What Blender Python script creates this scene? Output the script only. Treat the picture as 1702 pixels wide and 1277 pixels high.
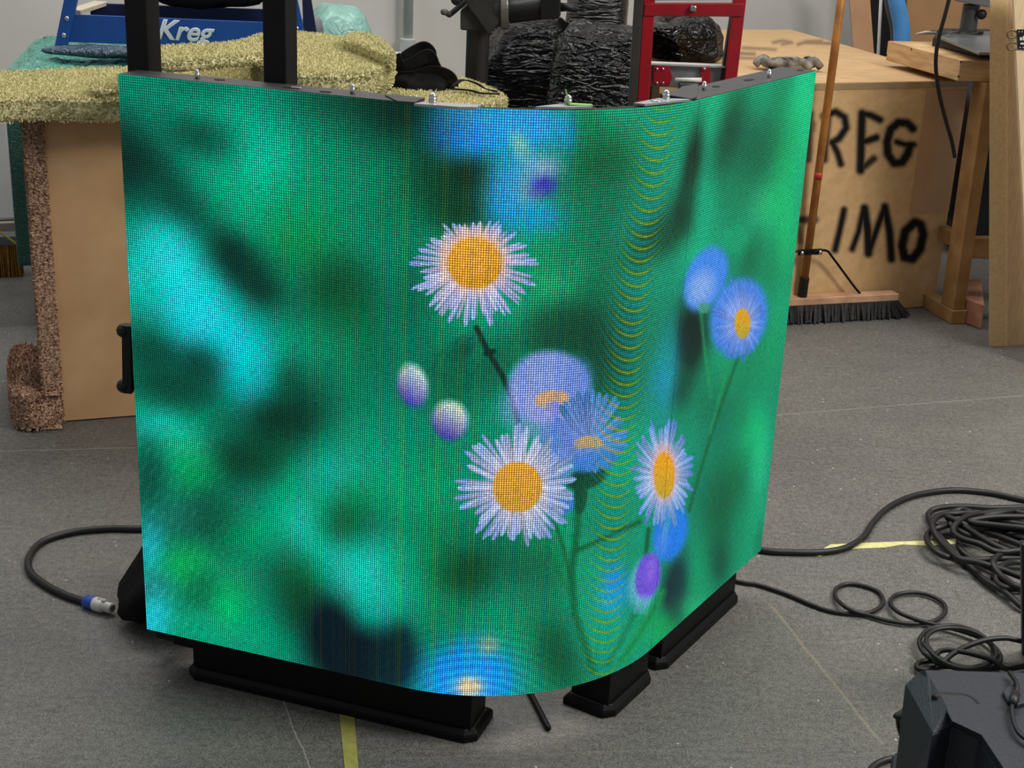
import bpy, math, random
import numpy as np
from mathutils import Vector, Matrix
random.seed(5)
for o in list(bpy.data.objects): bpy.data.objects.remove(o)
SC = bpy.context.scene
COL = SC.collection

# ---------------------------------------------------------------- camera
FPX, PITCH, ROLL, CAMH = 2344.75, 0.352079, 0.0460347, 1.4353
_f = Vector((0, math.cos(PITCH), -math.sin(PITCH))); _r0 = Vector((1, 0, 0)); _u0 = _r0.cross(_f)
_r = math.cos(ROLL) * _r0 + math.sin(ROLL) * _u0; _u = -math.sin(ROLL) * _r0 + math.cos(ROLL) * _u0
CAM = Vector((0, 0, CAMH))
cd = bpy.data.cameras.new('camera'); cam = bpy.data.objects.new('camera', cd); COL.objects.link(cam)
cd.sensor_width = 36; cd.lens = FPX / 1702 * 36; cd.clip_end = 60
M = Matrix((_r, _u, -_f)).transposed().to_4x4(); M.translation = CAM; cam.matrix_world = M
SC.camera = cam
cd.dof.use_dof = False

# ---------------------------------------------------------------- light
SC.view_settings.view_transform = 'Standard'; SC.view_settings.look = 'None'
SC.view_settings.gamma = 1; SC.view_settings.use_curve_mapping = False; SC.view_settings.exposure = 0.0
w = bpy.data.worlds.new('hall_light'); SC.world = w; w.use_nodes = True
w.node_tree.nodes['Background'].inputs[0].default_value = (0.93, 0.96, 1.0, 1)
w.node_tree.nodes['Background'].inputs[1].default_value = 0.27
def area(name, loc, target, sx, sy, power, col=(1, 1, 1)):
    l = bpy.data.lights.new(name, 'AREA'); l.shape = 'RECTANGLE'; l.size = sx; l.size_y = sy; l.energy = power; l.color = col
    o = bpy.data.objects.new(name, l); COL.objects.link(o); o.location = loc
    o.rotation_euler = (Vector(target) - Vector(loc)).to_track_quat('-Z', 'Y').to_euler(); return o
area('hall_lamp_rear', (0.4, 4.9, 5.2), (0.2, 3.6, 0), 5.5, 1.6, 185, (1, .975, .94))
area('hall_lamp_right', (2.9, 1.7, 3.4), (1.05, 1.75, 0), 1.2, 1.6, 150, (1, .96, .9))
area('hall_lamp_left', (-2.6, 3.6, 5.0), (-1.2, 4.6, 0), 1.4, 2.4, 45, (.97, .98, 1))

# ---------------------------------------------------------------- pixel rays -> places in the room
def ray(x, y): return (x - 851) / FPX * _r - (y - 638.5) / FPX * _u + _f
def at(x, y, z=0.0):
    d = ray(x, y); t = (z - CAMH) / d.z; return CAM + d * t
def atY(x, y, Y):
    d = ray(x, y); return CAM + d * (Y / d.y)
def onv(x, y, P, ang):                       # on the vertical plane through P that runs at `ang` degrees
    n = Vector((-math.sin(math.radians(ang)), math.cos(math.radians(ang)), 0)); d = ray(x, y)
    return CAM + d * ((Vector(P) - CAM).dot(n) / d.dot(n))
def pix(P):
    v = Vector(P) - CAM; d = v.dot(_f); return 851 + FPX * v.dot(_r) / d, 638.5 - FPX * v.dot(_u) / d

# ---------------------------------------------------------------- materials
def s2l(c):
    r = []
    for v in c[:3]:
        v /= 255.0; r.append(v / 12.92 if v <= .04045 else ((v + .055) / 1.055) ** 2.4)
    return tuple(r) + (1,)
def new_mat(name):
    m = bpy.data.materials.new(name); m.use_nodes = True
    return m, m.node_tree.nodes, m.node_tree.links, m.node_tree.nodes['Principled BSDF']
def coords(N, L, scale=(1, 1, 1), rot=(0, 0, 0)):
    tc = N.new('ShaderNodeTexCoord'); mp = N.new('ShaderNodeMapping'); L.new(tc.outputs['Object'], mp.inputs[0])
    mp.inputs['Scale'].default_value = scale; mp.inputs['Rotation'].default_value = rot; return mp.outputs[0]
def mat(name, col, rough=.6, metal=0, var=.12, scale=12, col2=None, bump=0.0, bscale=None, stretch=(1, 1, 1), spec=.5, detail=6, rot=(0, 0, 0), coat=0):
    m, N, L, B = new_mat(name)
    B.inputs['Roughness'].default_value = rough; B.inputs['Metallic'].default_value = metal
    B.inputs['Specular IOR Level'].default_value = spec
    if coat: B.inputs['Coat Weight'].default_value = coat
    c = coords(N, L, stretch, rot)
    nz = N.new('ShaderNodeTexNoise'); nz.inputs['Scale'].default_value = scale; nz.inputs['Detail'].default_value = detail; L.new(c, nz.inputs['Vector'])
    rp = N.new('ShaderNodeValToRGB'); L.new(nz.outputs['Fac'], rp.inputs[0])
    a = s2l(col); b = s2l(col2) if col2 else tuple(v * (1 - var) for v in a[:3]) + (1,)
    if not col2: a = tuple(min(1, v * (1 + var)) for v in a[:3]) + (1,)
    rp.color_ramp.elements[0].position = .35; rp.color_ramp.elements[1].position = .65
    rp.color_ramp.elements[0].color = b; rp.color_ramp.elements[1].color = a
    L.new(rp.outputs[0], B.inputs['Base Color'])
    if bump:
        n2 = N.new('ShaderNodeTexNoise'); n2.inputs['Scale'].default_value = bscale or scale; n2.inputs['Detail'].default_value = 5; L.new(c, n2.inputs['Vector'])
        bp = N.new('ShaderNodeBump'); bp.inputs['Strength'].default_value = bump; bp.inputs['Distance'].default_value = .01
        L.new(n2.outputs['Fac'], bp.inputs['Height']); L.new(bp.outputs[0], B.inputs['Normal'])
    return m
def wood(name, light, dark, stretch=(1, 1, 12), scale=9, rough=.6, rot=(0, 0, 0)):
    m = mat(name, light, rough, col2=dark, scale=scale, stretch=stretch, bump=.08, bscale=40, rot=rot, spec=.3, detail=9); return m
def film(name, col, rough=.16, scale=14, stretch=(1, 1, 1), strength=.8, var=.25, rot=(0, 0, 0), dist=.03, spec=.5):
    m, N, L, B = new_mat(name); B.inputs['Specular IOR Level'].default_value = spec
    c = coords(N, L, stretch, rot)
    n1 = N.new('ShaderNodeTexNoise'); n1.inputs['Scale'].default_value = scale; n1.inputs['Detail'].default_value = 2.2; n1.inputs['Distortion'].default_value = 1.6; L.new(c, n1.inputs['Vector'])
    bp = N.new('ShaderNodeBump'); bp.inputs['Strength'].default_value = strength; bp.inputs['Distance'].default_value = dist
    L.new(n1.outputs['Fac'], bp.inputs['Height']); L.new(bp.outputs[0], B.inputs['Normal'])
    rp = N.new('ShaderNodeValToRGB'); L.new(n1.outputs['Fac'], rp.inputs[0]); a = s2l(col)
    rp.color_ramp.elements[0].color = tuple(v * (1 - var) for v in a[:3]) + (1,); rp.color_ramp.elements[1].color = tuple(min(1, v * (1 + var)) for v in a[:3]) + (1,)
    L.new(rp.outputs[0], B.inputs['Base Color']); B.inputs['Roughness'].default_value = rough; return m
def painted(name, base, dark, rough=.75, grain=(1, 1, 1), sc=20, paint=(14, 14, 15)):
    """base stuff with real paint marks taken from the 'paint' attribute"""
    m, N, L, B = new_mat(name); c = coords(N, L, grain)
    nz = N.new('ShaderNodeTexNoise'); nz.inputs['Scale'].default_value = sc; nz.inputs['Detail'].default_value = 8; L.new(c, nz.inputs['Vector'])
    rp = N.new('ShaderNodeValToRGB'); L.new(nz.outputs['Fac'], rp.inputs[0]); rp.color_ramp.elements[0].position = .3; rp.color_ramp.elements[1].position = .7
    rp.color_ramp.elements[0].color = s2l(dark); rp.color_ramp.elements[1].color = s2l(base)
    at_ = N.new('ShaderNodeAttribute'); at_.attribute_name = 'paint'
    mx = N.new('ShaderNodeMix'); mx.data_type = 'RGBA'; L.new(at_.outputs['Fac'], mx.inputs[0]); L.new(rp.outputs[0], mx.inputs[6]); mx.inputs[7].default_value = s2l(paint)
    L.new(mx.outputs[2], B.inputs['Base Color']); B.inputs['Roughness'].default_value = rough; B.inputs['Specular IOR Level'].default_value = .25
    return m

# ---------------------------------------------------------------- mesh builder
class MB:
    def __init__(s): s.v = []; s.f = []
    def add(s, vs, fs):
        b = len(s.v); s.v += [Vector(v) for v in vs]; s.f += [tuple(i + b for i in f) for f in fs]; return s
    def box(s, c, size, rz=0, R=None):
        R = R or Matrix.Rotation(math.radians(rz), 3, 'Z'); c = Vector(c); h = Vector(size) / 2
        vs = [c + R @ Vector((h.x * a, h.y * b, h.z * d)) for d in (-1, 1) for b in (-1, 1) for a in (-1, 1)]
        return s.add(vs, [(0, 2, 3, 1), (4, 5, 7, 6), (0, 1, 5, 4), (2, 6, 7, 3), (0, 4, 6, 2), (1, 3, 7, 5)])
    def loft(s, lo, hi):
        n = len(lo); vs = list(lo) + list(hi)
        return s.add(vs, [tuple(range(n))[::-1], tuple(range(n, 2 * n))] + [(i, (i + 1) % n, n + (i + 1) % n, n + i) for i in range(n)])
    def prism(s, poly, z0, z1):
        A = sum(p[0] * q[1] - q[0] * p[1] for p, q in zip(poly, list(poly[1:]) + [poly[0]]))
        if A < 0: poly = list(poly)[::-1]
        return s.loft([Vector((p[0], p[1], z0)) for p in poly], [Vector((p[0], p[1], z1)) for p in poly])
    def bar(s, p0, p1, w, h, up=(0, 0, 1)):
        p0, p1 = Vector(p0), Vector(p1); d = (p1 - p0).normalized(); a = Vector(up).cross(d)
        if a.length < 1e-4: a = Vector((1, 0, 0)).cross(d)
        a.normalize(); b = d.cross(a); q = [(-w / 2, -h / 2), (w / 2, -h / 2), (w / 2, h / 2), (-w / 2, h / 2)]
        return s.loft([p0 + a * x + b * y for x, y in q], [p1 + a * x + b * y for x, y in q])
    def tube(s, pts, r, n=10, cap=True):
        pts = [Vector(p) for p in pts]; rr = r if isinstance(r, (list, tuple)) else [r] * len(pts)
        b = len(s.v); prev = None
        for i, p in enumerate(pts):
            d = (pts[min(i + 1, len(pts) - 1)] - pts[max(i - 1, 0)]).normalized()
            if prev is None: a = d.orthogonal().normalized()
            else: a = (prev - d * prev.dot(d)).normalized()
            prev = a; c = d.cross(a)
            for k in range(n):
                t = 2 * math.pi * k / n; s.v.append(p + (a * math.cos(t) + c * math.sin(t)) * rr[i])
        for i in range(len(pts) - 1):
            for k in range(n):
                s.f.append((b + i * n + k, b + i * n + (k + 1) % n, b + (i + 1) * n + (k + 1) % n, b + (i + 1) * n + k))
        if cap:
            s.f.append(tuple(b + k for k in range(n))[::-1]); s.f.append(tuple(b + (len(pts) - 1) * n + k for k in range(n)))
        return s
    def cyl(s, p0, p1, r, n=20): return s.tube([p0, p1], r, n)
    def ball(s, c, r, n=12, sc=(1, 1, 1)):
        c = Vector(c); b = len(s.v); m = n // 2
        for i in range(m + 1):
            t = math.pi * i / m
            for k in range(n):
                p = 2 * math.pi * k / n; s.v.append(c + Vector((math.sin(t) * math.cos(p) * sc[0], math.sin(t) * math.sin(p) * sc[1], math.cos(t) * sc[2])) * r)
        for i in range(m):
            for k in range(n): s.f.append((b + i * n + k, b + (i + 1) * n + k, b + (i + 1) * n + (k + 1) % n, b + i * n + (k + 1) % n))
        return s
    def build(s, name, material, parent=None, bevel=0, smooth=False, seg=2, sub=0):
        org = parent_loc(parent)
        me = bpy.data.meshes.new(name); me.from_pydata([v - org for v in s.v], [], s.f); me.update()
        o = bpy.data.objects.new(name, me); COL.objects.link(o); me.materials.append(material)
        if parent: o.parent = parent
        if smooth: me.polygons.foreach_set('use_smooth', [True] * len(me.polygons))
        if bevel:
            b = o.modifiers.new('b', 'BEVEL'); b.width = bevel; b.segments = seg; b.limit_method = 'ANGLE'; b.angle_limit = .6
        if sub: q = o.modifiers.new('s', 'SUBSURF'); q.levels = q.render_levels = sub
        return o
def parent_loc(p):
    v = Vector((0, 0, 0))
    while p: v += p.location; p = p.parent
    return v
def tag(o, label, cat, group=None, kind=None):
    if label: o['label'] = label
    if cat: o['category'] = cat
    if group: o['group'] = group
    if kind: o['kind'] = kind
    return o
def thing(name, label, cat, loc, group=None):
    o = bpy.data.objects.new(name, None); COL.objects.link(o); o.location = loc; o.empty_display_size = .1
    return tag(o, label, cat, group)
def solo(mb, name, material, label, cat, bevel=0, smooth=False, group=None, kind=None, sub=0):
    """a thing that is one mesh; origin at its base"""
    lo = Vector((min(v.x for v in mb.v) + max(v.x for v in mb.v), min(v.y for v in mb.v) + max(v.y for v in mb.v), 0)) / 2; lo.z = min(v.z for v in mb.v)
    mb.v = [v - lo for v in mb.v]; o = mb.build(name, material, None, bevel, smooth, sub=sub); o.location = lo
    return tag(o, label, cat, group, kind)
def smoothpath(P, n=8, closed=False):
    P = [Vector(p) for p in P]; out = []
    m = len(P)
    for i in range(m if closed else m - 1):
        if closed: a, b, c, d = P[(i - 1) % m], P[i], P[(i + 1) % m], P[(i + 2) % m]
        else: a, b, c, d = P[max(i - 1, 0)], P[i], P[i + 1], P[min(i + 2, m - 1)]
        for k in range(n):
            t = k / n; out.append(.5 * ((2 * b) + (c - a) * t + (2 * a - 5 * b + 4 * c - d) * t * t + (3 * b - a - 3 * c + d) * t ** 3))
    if not closed: out.append(P[-1])
    return out
def grid_plate(name, material, P00, P10, P01, nx, ny, strokes, parent, ang_fn):
    """fine flat grid from corner P00 to P10 (u) and P01 (v); strokes = [(pts px, width px, alpha)] sprayed on it"""
    org = parent_loc(parent); P00, P10, P01 = Vector(P00), Vector(P10), Vector(P01)
    vs = [P00 + (P10 - P00) * (i / nx) + (P01 - P00) * (j / ny) for j in range(ny + 1) for i in range(nx + 1)]
    fs = [(j * (nx + 1) + i, j * (nx + 1) + i + 1, (j + 1) * (nx + 1) + i + 1, (j + 1) * (nx + 1) + i) for j in range(ny) for i in range(nx)]
    me = bpy.data.meshes.new(name); me.from_pydata([v - org for v in vs], [], fs); me.materials.append(material)
    X = np.array([pix(v) for v in vs]); a = np.zeros(len(vs))
    for pts, wd, al in strokes:
        p = [np.array(q, float) for q in pts]; d = np.full(len(vs), 1e9)
        for q0, q1 in zip(p[:-1], p[1:]):
            L2 = ((q1 - q0) ** 2).sum() + 1e-9; t = np.clip(((X - q0) @ (q1 - q0)) / L2, 0, 1)
            d = np.minimum(d, np.hypot(*(X - q0 - t[:, None] * (q1 - q0)).T))
        k = np.clip((wd / 2 + 4.6 - d) / 9.5, 0, 1); a = np.maximum(a, al * k * k * (3 - 2 * k))
    at_ = me.attributes.new('paint', 'FLOAT', 'POINT'); at_.data.foreach_set('value', a)
    o = bpy.data.objects.new(name, me); COL.objects.link(o); o.parent = parent
    return o

# common materials
BLACK = mat('black_steel', (7, 7, 8), .5, .0, .2, 30, bump=.05, spec=.2)
BLACKP = mat('black_plastic', (14, 14, 15), .5, 0, .15, 60, spec=.4)
RUBBER = mat('cable_rubber', (17, 17, 17), .5, 0, .2, 60, spec=.5)
CHROME = mat('bright_steel', (205, 205, 205), .22, 1, .05, 20)
STEEL = mat('dull_steel', (165, 166, 166), .4, .8, .1, 30)
# --- picture shown on the display, painted in the pixel frame of the picture itself (x right, y down) ---
# blurred garden: cx, cy, rx, ry, rotation (deg), colour, strength
BLOBS = [
(250,150,120,60,0,(4,128,95),.8),(220,270,50,75,-25,(2,52,42),.95),(270,215,45,40,-40,(4,140,104),.5),(312,330,52,40,40,(2,70,54),.85),(335,225,62,30,25,(2,80,60),.7),
(350,140,70,25,0,(3,104,78),.6),(440,170,60,40,0,(2,150,115),.6),(450,275,60,80,0,(2,186,142),.85),(340,318,50,34,45,(2,172,128),.8),(400,345,70,45,30,(2,176,120),.6),
(600,150,110,45,0,(8,78,54),.85),(640,210,60,60,0,(8,76,50),.7),(670,170,45,30,0,(6,56,36),.7),(560,250,60,60,0,(4,120,80),.5),(560,330,70,80,0,(4,132,92),.6),(500,400,60,60,0,(6,136,62),.7),(500,330,60,40,0,(2,150,95),.5),
(245,345,30,60,0,(2,120,95),.6),
(388,429,48,30,42,(3,58,42),.95),(425,470,45,28,42,(3,62,44),.9),(440,440,40,30,20,(4,120,80),.5),(565,476,50,50,0,(10,82,36),.7),(600,560,50,90,0,(4,118,66),.5),(555,540,60,50,0,(6,110,50),.4),
(272,400,48,40,10,(10,180,160),.9),(272,450,62,60,0,(38,208,200),.95),(325,510,70,60,35,(20,200,196),.95),(345,560,60,50,30,(26,205,208),.9),(410,600,60,60,35,(6,204,208),.95),(425,640,45,45,0,(4,188,182),.85),(245,480,30,60,0,(0,170,140),.5),(500,590,60,60,20,(2,160,112),.6),(560,650,60,60,0,(0,140,92),.5),
(255,590,55,32,20,(2,88,66),.9),(330,612,42,40,0,(2,74,58),.95),(290,645,70,28,10,(2,90,64),.85),(470,700,60,40,-10,(5,60,38),.95),(482,640,26,40,0,(4,86,56),.7),(395,770,52,42,0,(3,72,46),.95),(460,760,55,40,0,(3,84,50),.7),(380,705,35,30,0,(2,120,85),.5),(620,700,60,60,0,(2,150,105),.5),
(272,714,44,26,20,(30,190,176),.9),(305,752,50,34,40,(2,184,122),.85),(335,795,45,35,30,(2,160,84),.8),(245,790,26,50,0,(2,92,70),.8),(345,850,50,34,-20,(4,92,66),.8),(300,862,55,26,0,(40,148,122),.6),(380,880,40,40,0,(2,86,52),.7),
(420,830,60,34,20,(2,150,112),.7),(500,820,46,46,30,(2,172,110),.7),(548,791,50,40,0,(14,170,140),.8),(524,885,55,34,45,(16,200,168),.85),(590,876,55,36,0,(6,104,50),.85),(600,830,40,30,0,(4,130,70),.5),(411,890,55,40,30,(2,168,108),.7),(655,830,50,50,0,(2,146,96),.5),
(250,905,22,44,0,(30,190,190),.9),(313,940,38,36,0,(6,178,84),.85),(258,975,26,24,0,(40,130,130),.6),(258,1030,28,36,0,(32,190,196),.95),(335,985,34,36,0,(2,106,64),.8),(392,1000,36,50,10,(2,182,98),.85),(330,1050,50,30,15,(2,160,112),.7),(454,1000,50,50,0,(2,150,108),.7),(440,1070,50,30,10,(2,166,118),.6),(480,960,35,30,0,(4,120,66),.5),
(505,1000,30,50,-10,(10,84,34),.75),(646,900,66,44,-25,(10,180,150),.85),(606,965,62,46,45,(26,196,172),.9),(655,1020,60,52,20,(12,184,156),.9),(700,950,60,60,0,(2,146,90),.5),(700,1040,40,40,0,(2,140,96),.5),
(550,1055,38,58,-14,(4,28,34),1.3),(590,1095,60,44,10,(4,26,34),1.4),(655,1100,38,50,0,(6,38,40),1.3),(668,1065,16,24,0,(6,50,46),.8),
(776,957,48,38,10,(8,92,40),.85),(720,900,45,45,0,(2,136,80),.5),(868,985,60,46,-10,(10,186,142),.75),(840,1040,60,40,0,(4,160,110),.5),(879,1110,50,40,0,(2,150,108),.5),(928,1090,32,50,-20,(2,112,62),.8),(920,940,30,60,-15,(2,120,70),.6),(735,1010,50,30,0,(2,150,90),.4),
# top middle, blurred blue flower
(660,180,36,40,0,(5,58,38),.85),(715,300,46,60,0,(10,72,42),.85),(782,290,42,42,0,(10,50,28),1.0),(775,350,60,40,0,(9,60,36),.9),(650,330,50,80,0,(5,110,66),.6),(690,470,30,70,0,(3,110,66),.5),
(748,215,34,36,0,(36,136,224),1.1),(795,222,52,34,0,(36,140,224),1.1),(770,190,50,20,0,(60,160,220),.7),(840,205,48,34,0,(40,150,210),.9),(892,210,36,38,0,(44,150,222),1.0),(942,222,22,30,0,(16,154,214),1.0),(864,246,13,24,-20,(160,196,150),.9),(875,265,16,16,0,(130,180,160),.6),
(855,310,44,60,0,(44,148,200),.95),(838,345,30,34,0,(40,140,190),.6),(905,360,40,26,0,(12,138,190),.9),(912,283,32,24,0,(140,170,215),.95),(878,315,20,24,0,(120,150,150),.6),(908,308,22,15,0,(60,60,180),1.1),(893,322,14,10,0,(80,80,150),.5),
(1010,275,60,60,0,(0,108,52),.8),(975,205,26,30,0,(0,110,60),.5),(1004,322,50,34,0,(0,152,104),.7),(950,330,30,60,0,(0,130,80),.4),(960,440,60,50,0,(4,140,90),.5),(926,482,30,26,0,(30,170,112),.8),(975,445,24,22,0,(20,160,110),.6),(960,545,60,46,0,(3,76,48),.85),(905,560,36,40,0,(4,80,56),.8),(1000,610,36,60,0,(0,86,50),.8),(1010,480,40,60,0,(0,112,62),.5),
(750,640,60,48,0,(4,112,76),.6),(830,600,30,50,20,(6,88,62),.5),(770,580,24,14,-40,(6,80,60),.6),(700,790,50,50,0,(0,140,84),.5),(680,870,60,40,0,(0,136,76),.5),
# right wing
(1175,190,36,46,20,(0,206,142),.85),(1130,200,34,50,0,(0,168,112),.6),(1250,170,60,40,0,(0,170,110),.7),(1335,180,26,100,5,(0,200,126),.85),(1212,222,17,70,14,(0,102,60),.8),(1300,150,16,44,14,(0,134,84),.6),(1263,255,40,60,20,(0,128,76),.75),(1150,280,14,70,8,(0,54,34),1.1),(1138,350,22,50,20,(0,62,38),1.0),(1095,395,40,26,-35,(0,72,40),.9),(1060,430,30,26,-35,(0,90,50),.6),
(1172,350,20,60,5,(0,186,132),.8),(1160,420,30,30,0,(0,178,122),.7),(1222,330,30,50,10,(0,150,92),.6),(1270,345,26,36,10,(46,184,116),.8),(1300,300,24,100,8,(4,190,104),.7),(1225,400,30,30,0,(0,180,116),.7),(1250,430,17,44,14,(0,108,64),.75),(1290,440,26,50,14,(0,122,74),.7),(1310,390,18,60,5,(10,190,104),.6),
(1147,568,28,64,5,(0,34,28),1.2),(1130,640,18,34,5,(0,66,44),.8),(1100,640,22,66,12,(26,160,186),.9),(1110,570,14,50,8,(10,150,140),.6),(1080,690,20,40,8,(10,160,120),.6),(1180,650,30,50,0,(0,122,74),.5),(1240,610,50,60,0,(0,150,88),.6),(1250,725,24,50,8,(0,188,112),.8),(1290,560,18,80,5,(0,160,96),.6),(1215,800,30,60,10,(0,128,74),.7),(1262,780,14,60,8,(30,196,130),.8),(1232,690,14,30,0,(0,130,80),.4),
(1195,865,26,50,10,(0,116,66),.7),(1240,860,24,40,8,(0,174,110),.6),(1193,936,18,36,5,(0,84,60),.95),(1230,920,24,36,0,(0,150,96),.5),(1262,905,8,30,5,(0,112,74),.6),(1123,985,20,58,8,(12,52,58),1.3),(1165,960,24,60,10,(0,164,104),.7),(1155,1015,26,22,30,(40,186,120),.7),(1085,1040,26,34,10,(0,160,96),.7),(1010,1080,50,40,0,(0,150,110),.5),(1110,1050,24,30,0,(0,186,90),.6),
(1040,520,24,60,0,(0,110,90),.4),
# blue flower along the bottom edge
(780,1118,62,42,0,(14,134,218),1.4),(780,1150,62,34,0,(16,140,220),1.2),(790,1080,30,22,0,(20,150,190),.8),(812,1072,16,16,0,(130,160,130),.9),(780,1142,22,16,0,(200,180,140),1.1),
(1022,975,20,34,0,(16,140,220),1.1),(1010,1000,18,20,0,(20,160,190),.7),
]
# deeper shade between the leaves: cx, cy, rx, ry, rotation, strength
DARKS = [(220,275,50,70,-35,.6),(310,335,60,38,42,.5),(395,440,60,30,45,.6),(330,230,50,24,10,.25),(640,180,120,40,6,.45),(700,240,50,70,0,.35),(600,240,40,60,0,.2),(470,700,75,45,-15,.5),(400,780,50,60,20,.4),(270,640,90,36,15,.45),(250,790,36,70,0,.3),(340,870,60,40,0,.4),
(480,1010,30,60,-15,.4),(770,955,60,44,10,.4),(930,1080,36,60,-20,.35),(600,870,60,34,0,.3),(640,640,50,70,0,.15),(560,470,60,60,0,.3),(620,560,50,90,0,.22),(690,520,40,70,0,.22),(960,560,70,60,0,.35),(1010,290,60,70,0,.28),(1000,400,60,60,0,.15),(1010,620,40,60,0,.35),(1110,380,46,60,30,.3),(1215,230,22,80,14,.3),(1265,260,40,60,15,.25),(1230,330,30,70,10,.15),(1215,440,40,40,20,.2),(1190,690,30,60,0,.25),(1230,640,30,80,10,.2),(1210,830,50,60,0,.25),(1195,930,24,44,0,.3),(760,620,60,60,0,.2),(900,1000,60,60,0,.15),(740,1040,60,50,0,.15),(530,640,40,60,0,.2),(240,560,40,40,0,.2),(430,930,60,40,0,.15),(700,870,60,50,0,.15),(1000,880,50,60,0,.25),(880,950,40,40,0,.35)]
def paint(x, y, rng):
    lin = lambda c: (np.array(c, float) / 255.0)
    col = np.empty(x.shape + (3,)); col[:] = lin((3, 146, 106))
    def over(c, a):
        a = np.clip(a, 0, 1)[..., None]; col[:] = col * (1 - a) + lin(c) * a
    def overv(cv, a):
        a = np.clip(a, 0, 1)[..., None]; col[:] = col * (1 - a) + cv * a
    for cx, cy, rx, ry, r, c, s in BLOBS:
        t = np.radians(r); dx, dy = x - cx, y - cy
        u = (dx * np.cos(t) + dy * np.sin(t)) / rx; v = (-dx * np.sin(t) + dy * np.cos(t)) / ry
        over(c, s * np.exp(-(u * u + v * v) ** 1.25 * .75))
    for cx, cy, rx, ry, r, s in DARKS:
        t = np.radians(r); dx, dy = x - cx, y - cy
        u = (dx * np.cos(t) + dy * np.sin(t)) / rx; v = (-dx * np.sin(t) + dy * np.cos(t)) / ry
        over((3, 46, 34), s * np.exp(-(u * u + v * v) * .75))
    # slow mottling
    n = np.zeros_like(x)
    for k in range(14):
        a = rng.uniform(0, 6.28); f = rng.uniform(.012, .05)
        n += np.sin(x * f * np.cos(a) + y * f * np.sin(a) + rng.uniform(0, 6.28))
    col *= (1 + .018 * n)[..., None]
    def stem(pts, w, c, a=.9, soft=1.5):
        d = np.full(x.shape, 1e9)
        for (x0, y0), (x1, y1) in zip(pts[:-1], pts[1:]):
            L = (x1 - x0) ** 2 + (y1 - y0) ** 2
            t = np.clip(((x - x0) * (x1 - x0) + (y - y0) * (y1 - y0)) / L, 0, 1)
            d = np.minimum(d, np.hypot(x - x0 - t * (x1 - x0), y - y0 - t * (y1 - y0)))
        over(c, a * np.clip((w / 2 + soft - d) / (2 * soft), 0, 1))
    def ell(cx, cy, rx, ry, r=0):
        t = np.radians(r); dx, dy = x - cx, y - cy
        return np.hypot((dx * np.cos(t) + dy * np.sin(t)) / rx, (-dx * np.sin(t) + dy * np.cos(t)) / ry)
    def soft(e, w=.1): return np.clip((1 - e) / w + .5, 0, 1)
    def daisy(cx, cy, rx, ry, dcx, dcy, drx, dry, n, inner, tip, disk, low, width=1.15, jit=.22, amin=.72, cone=None, a=1.0):
        dx, dy = (x - dcx) / rx, (y - dcy) / ry
        r = np.hypot(dx, dy); th = np.arctan2(dy, dx)
        # offset centre: outer limit follows the ellipse centred at (cx, cy)
        ox, oy = (cx - dcx) / rx, (cy - dcy) / ry
        lim = ox * np.cos(th) + oy * np.sin(th) + np.sqrt(np.maximum(1 - (ox * np.sin(th) - oy * np.cos(th)) ** 2, 0))
        best = np.zeros_like(x); shade = np.ones_like(x)
        for k in range(n):
            t0 = 2 * np.pi * k / n + rng.normal(0, jit * 2 * np.pi / n); ln = rng.uniform(amin, 1.03)
            w = width * 2.6 / n * rng.uniform(.7, 1.1); b = rng.uniform(.86, 1.08); bend = rng.normal(0, .05)
            dt = (th - t0 - bend * r + np.pi) % (2 * np.pi) - np.pi
            q = ln * lim - r; prof = w * np.clip(.6 + .5 * r, 0, 1) * np.clip(q / .10, 0, 1) ** .5
            m = np.clip((prof - np.abs(dt) * np.maximum(r, .3)) / .016 + .35, 0, 1) * (q > 0)
            up = m > best; shade[up] = b * (1 - .25 * np.clip(np.abs(dt[up]) * r[up] / w, 0, 1)); best = np.maximum(best, m)
        k = np.clip((r / lim - .45) / .55, 0, 1)[..., None]
        cv = (lin(inner) * (1 - k) + lin(tip) * k) * shade[..., None]
        overv(cv, best * a)
        e = np.hypot((x - dcx) / drx, (y - dcy) / dry)
        kk = np.clip(.5 + (y - dcy) / dry * .5 + .25 * np.sin(x * 1.7 + y * .9) * np.sin(y * 1.3 - x * .6), 0, 1)[..., None]
        if cone is not None: over(cone, .8 * soft(np.hypot((x - dcx) / (drx * 1.25), (y - dcy + dry * .12) / (dry * 1.25)), .4))
        overv(lin(disk) * (1 - kk) + lin(low) * kk, soft(e, .14))
    col[..., 2] *= np.interp(x, [200, 620, 900, 1100, 1360], [1.07, 1.07, 1.02, 1.04, 1.06])
    col[:] = np.clip(.55 * (col / .55) ** 1.06, 0, 1)
    # stems behind the flowers
    stem([(1165, 520), (1172, 590), (1182, 660)], 5, (20, 150, 90), .7, 2.5)
    stem([(1228, 592), (1200, 670), (1180, 730), (1165, 780), (1145, 850)], 5, (0, 92, 52), .8, 2.5)
    stem([(1212, 600), (1196, 660), (1180, 720)], 4, (20, 150, 88), .7, 2.5)
    stem([(962, 800), (960, 880), (950, 950), (955, 1020), (975, 1080), (985, 1115)], 11, (3, 96, 50), .9, 4)
    stem([(1062, 868), (1010, 892), (960, 915)], 8, (3, 84, 42), .9, 3)
    stem([(915, 850), (935, 905), (948, 960)], 6, (5, 92, 52), .8, 3)
    stem([(890, 860), (915, 920), (945, 985)], 5, (8, 110, 60), .7, 3)
    stem([(1078, 880), (1072, 935)], 7, (0, 84, 54), .9, 2.5)
    stem([(1100, 985), (1070, 1040), (1035, 1098)], 14, (10, 150, 70), .6, 5)
    stem([(1066, 1000), (1040, 1050), (1010, 1105)], 9, (2, 110, 70), .7, 4)
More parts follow.
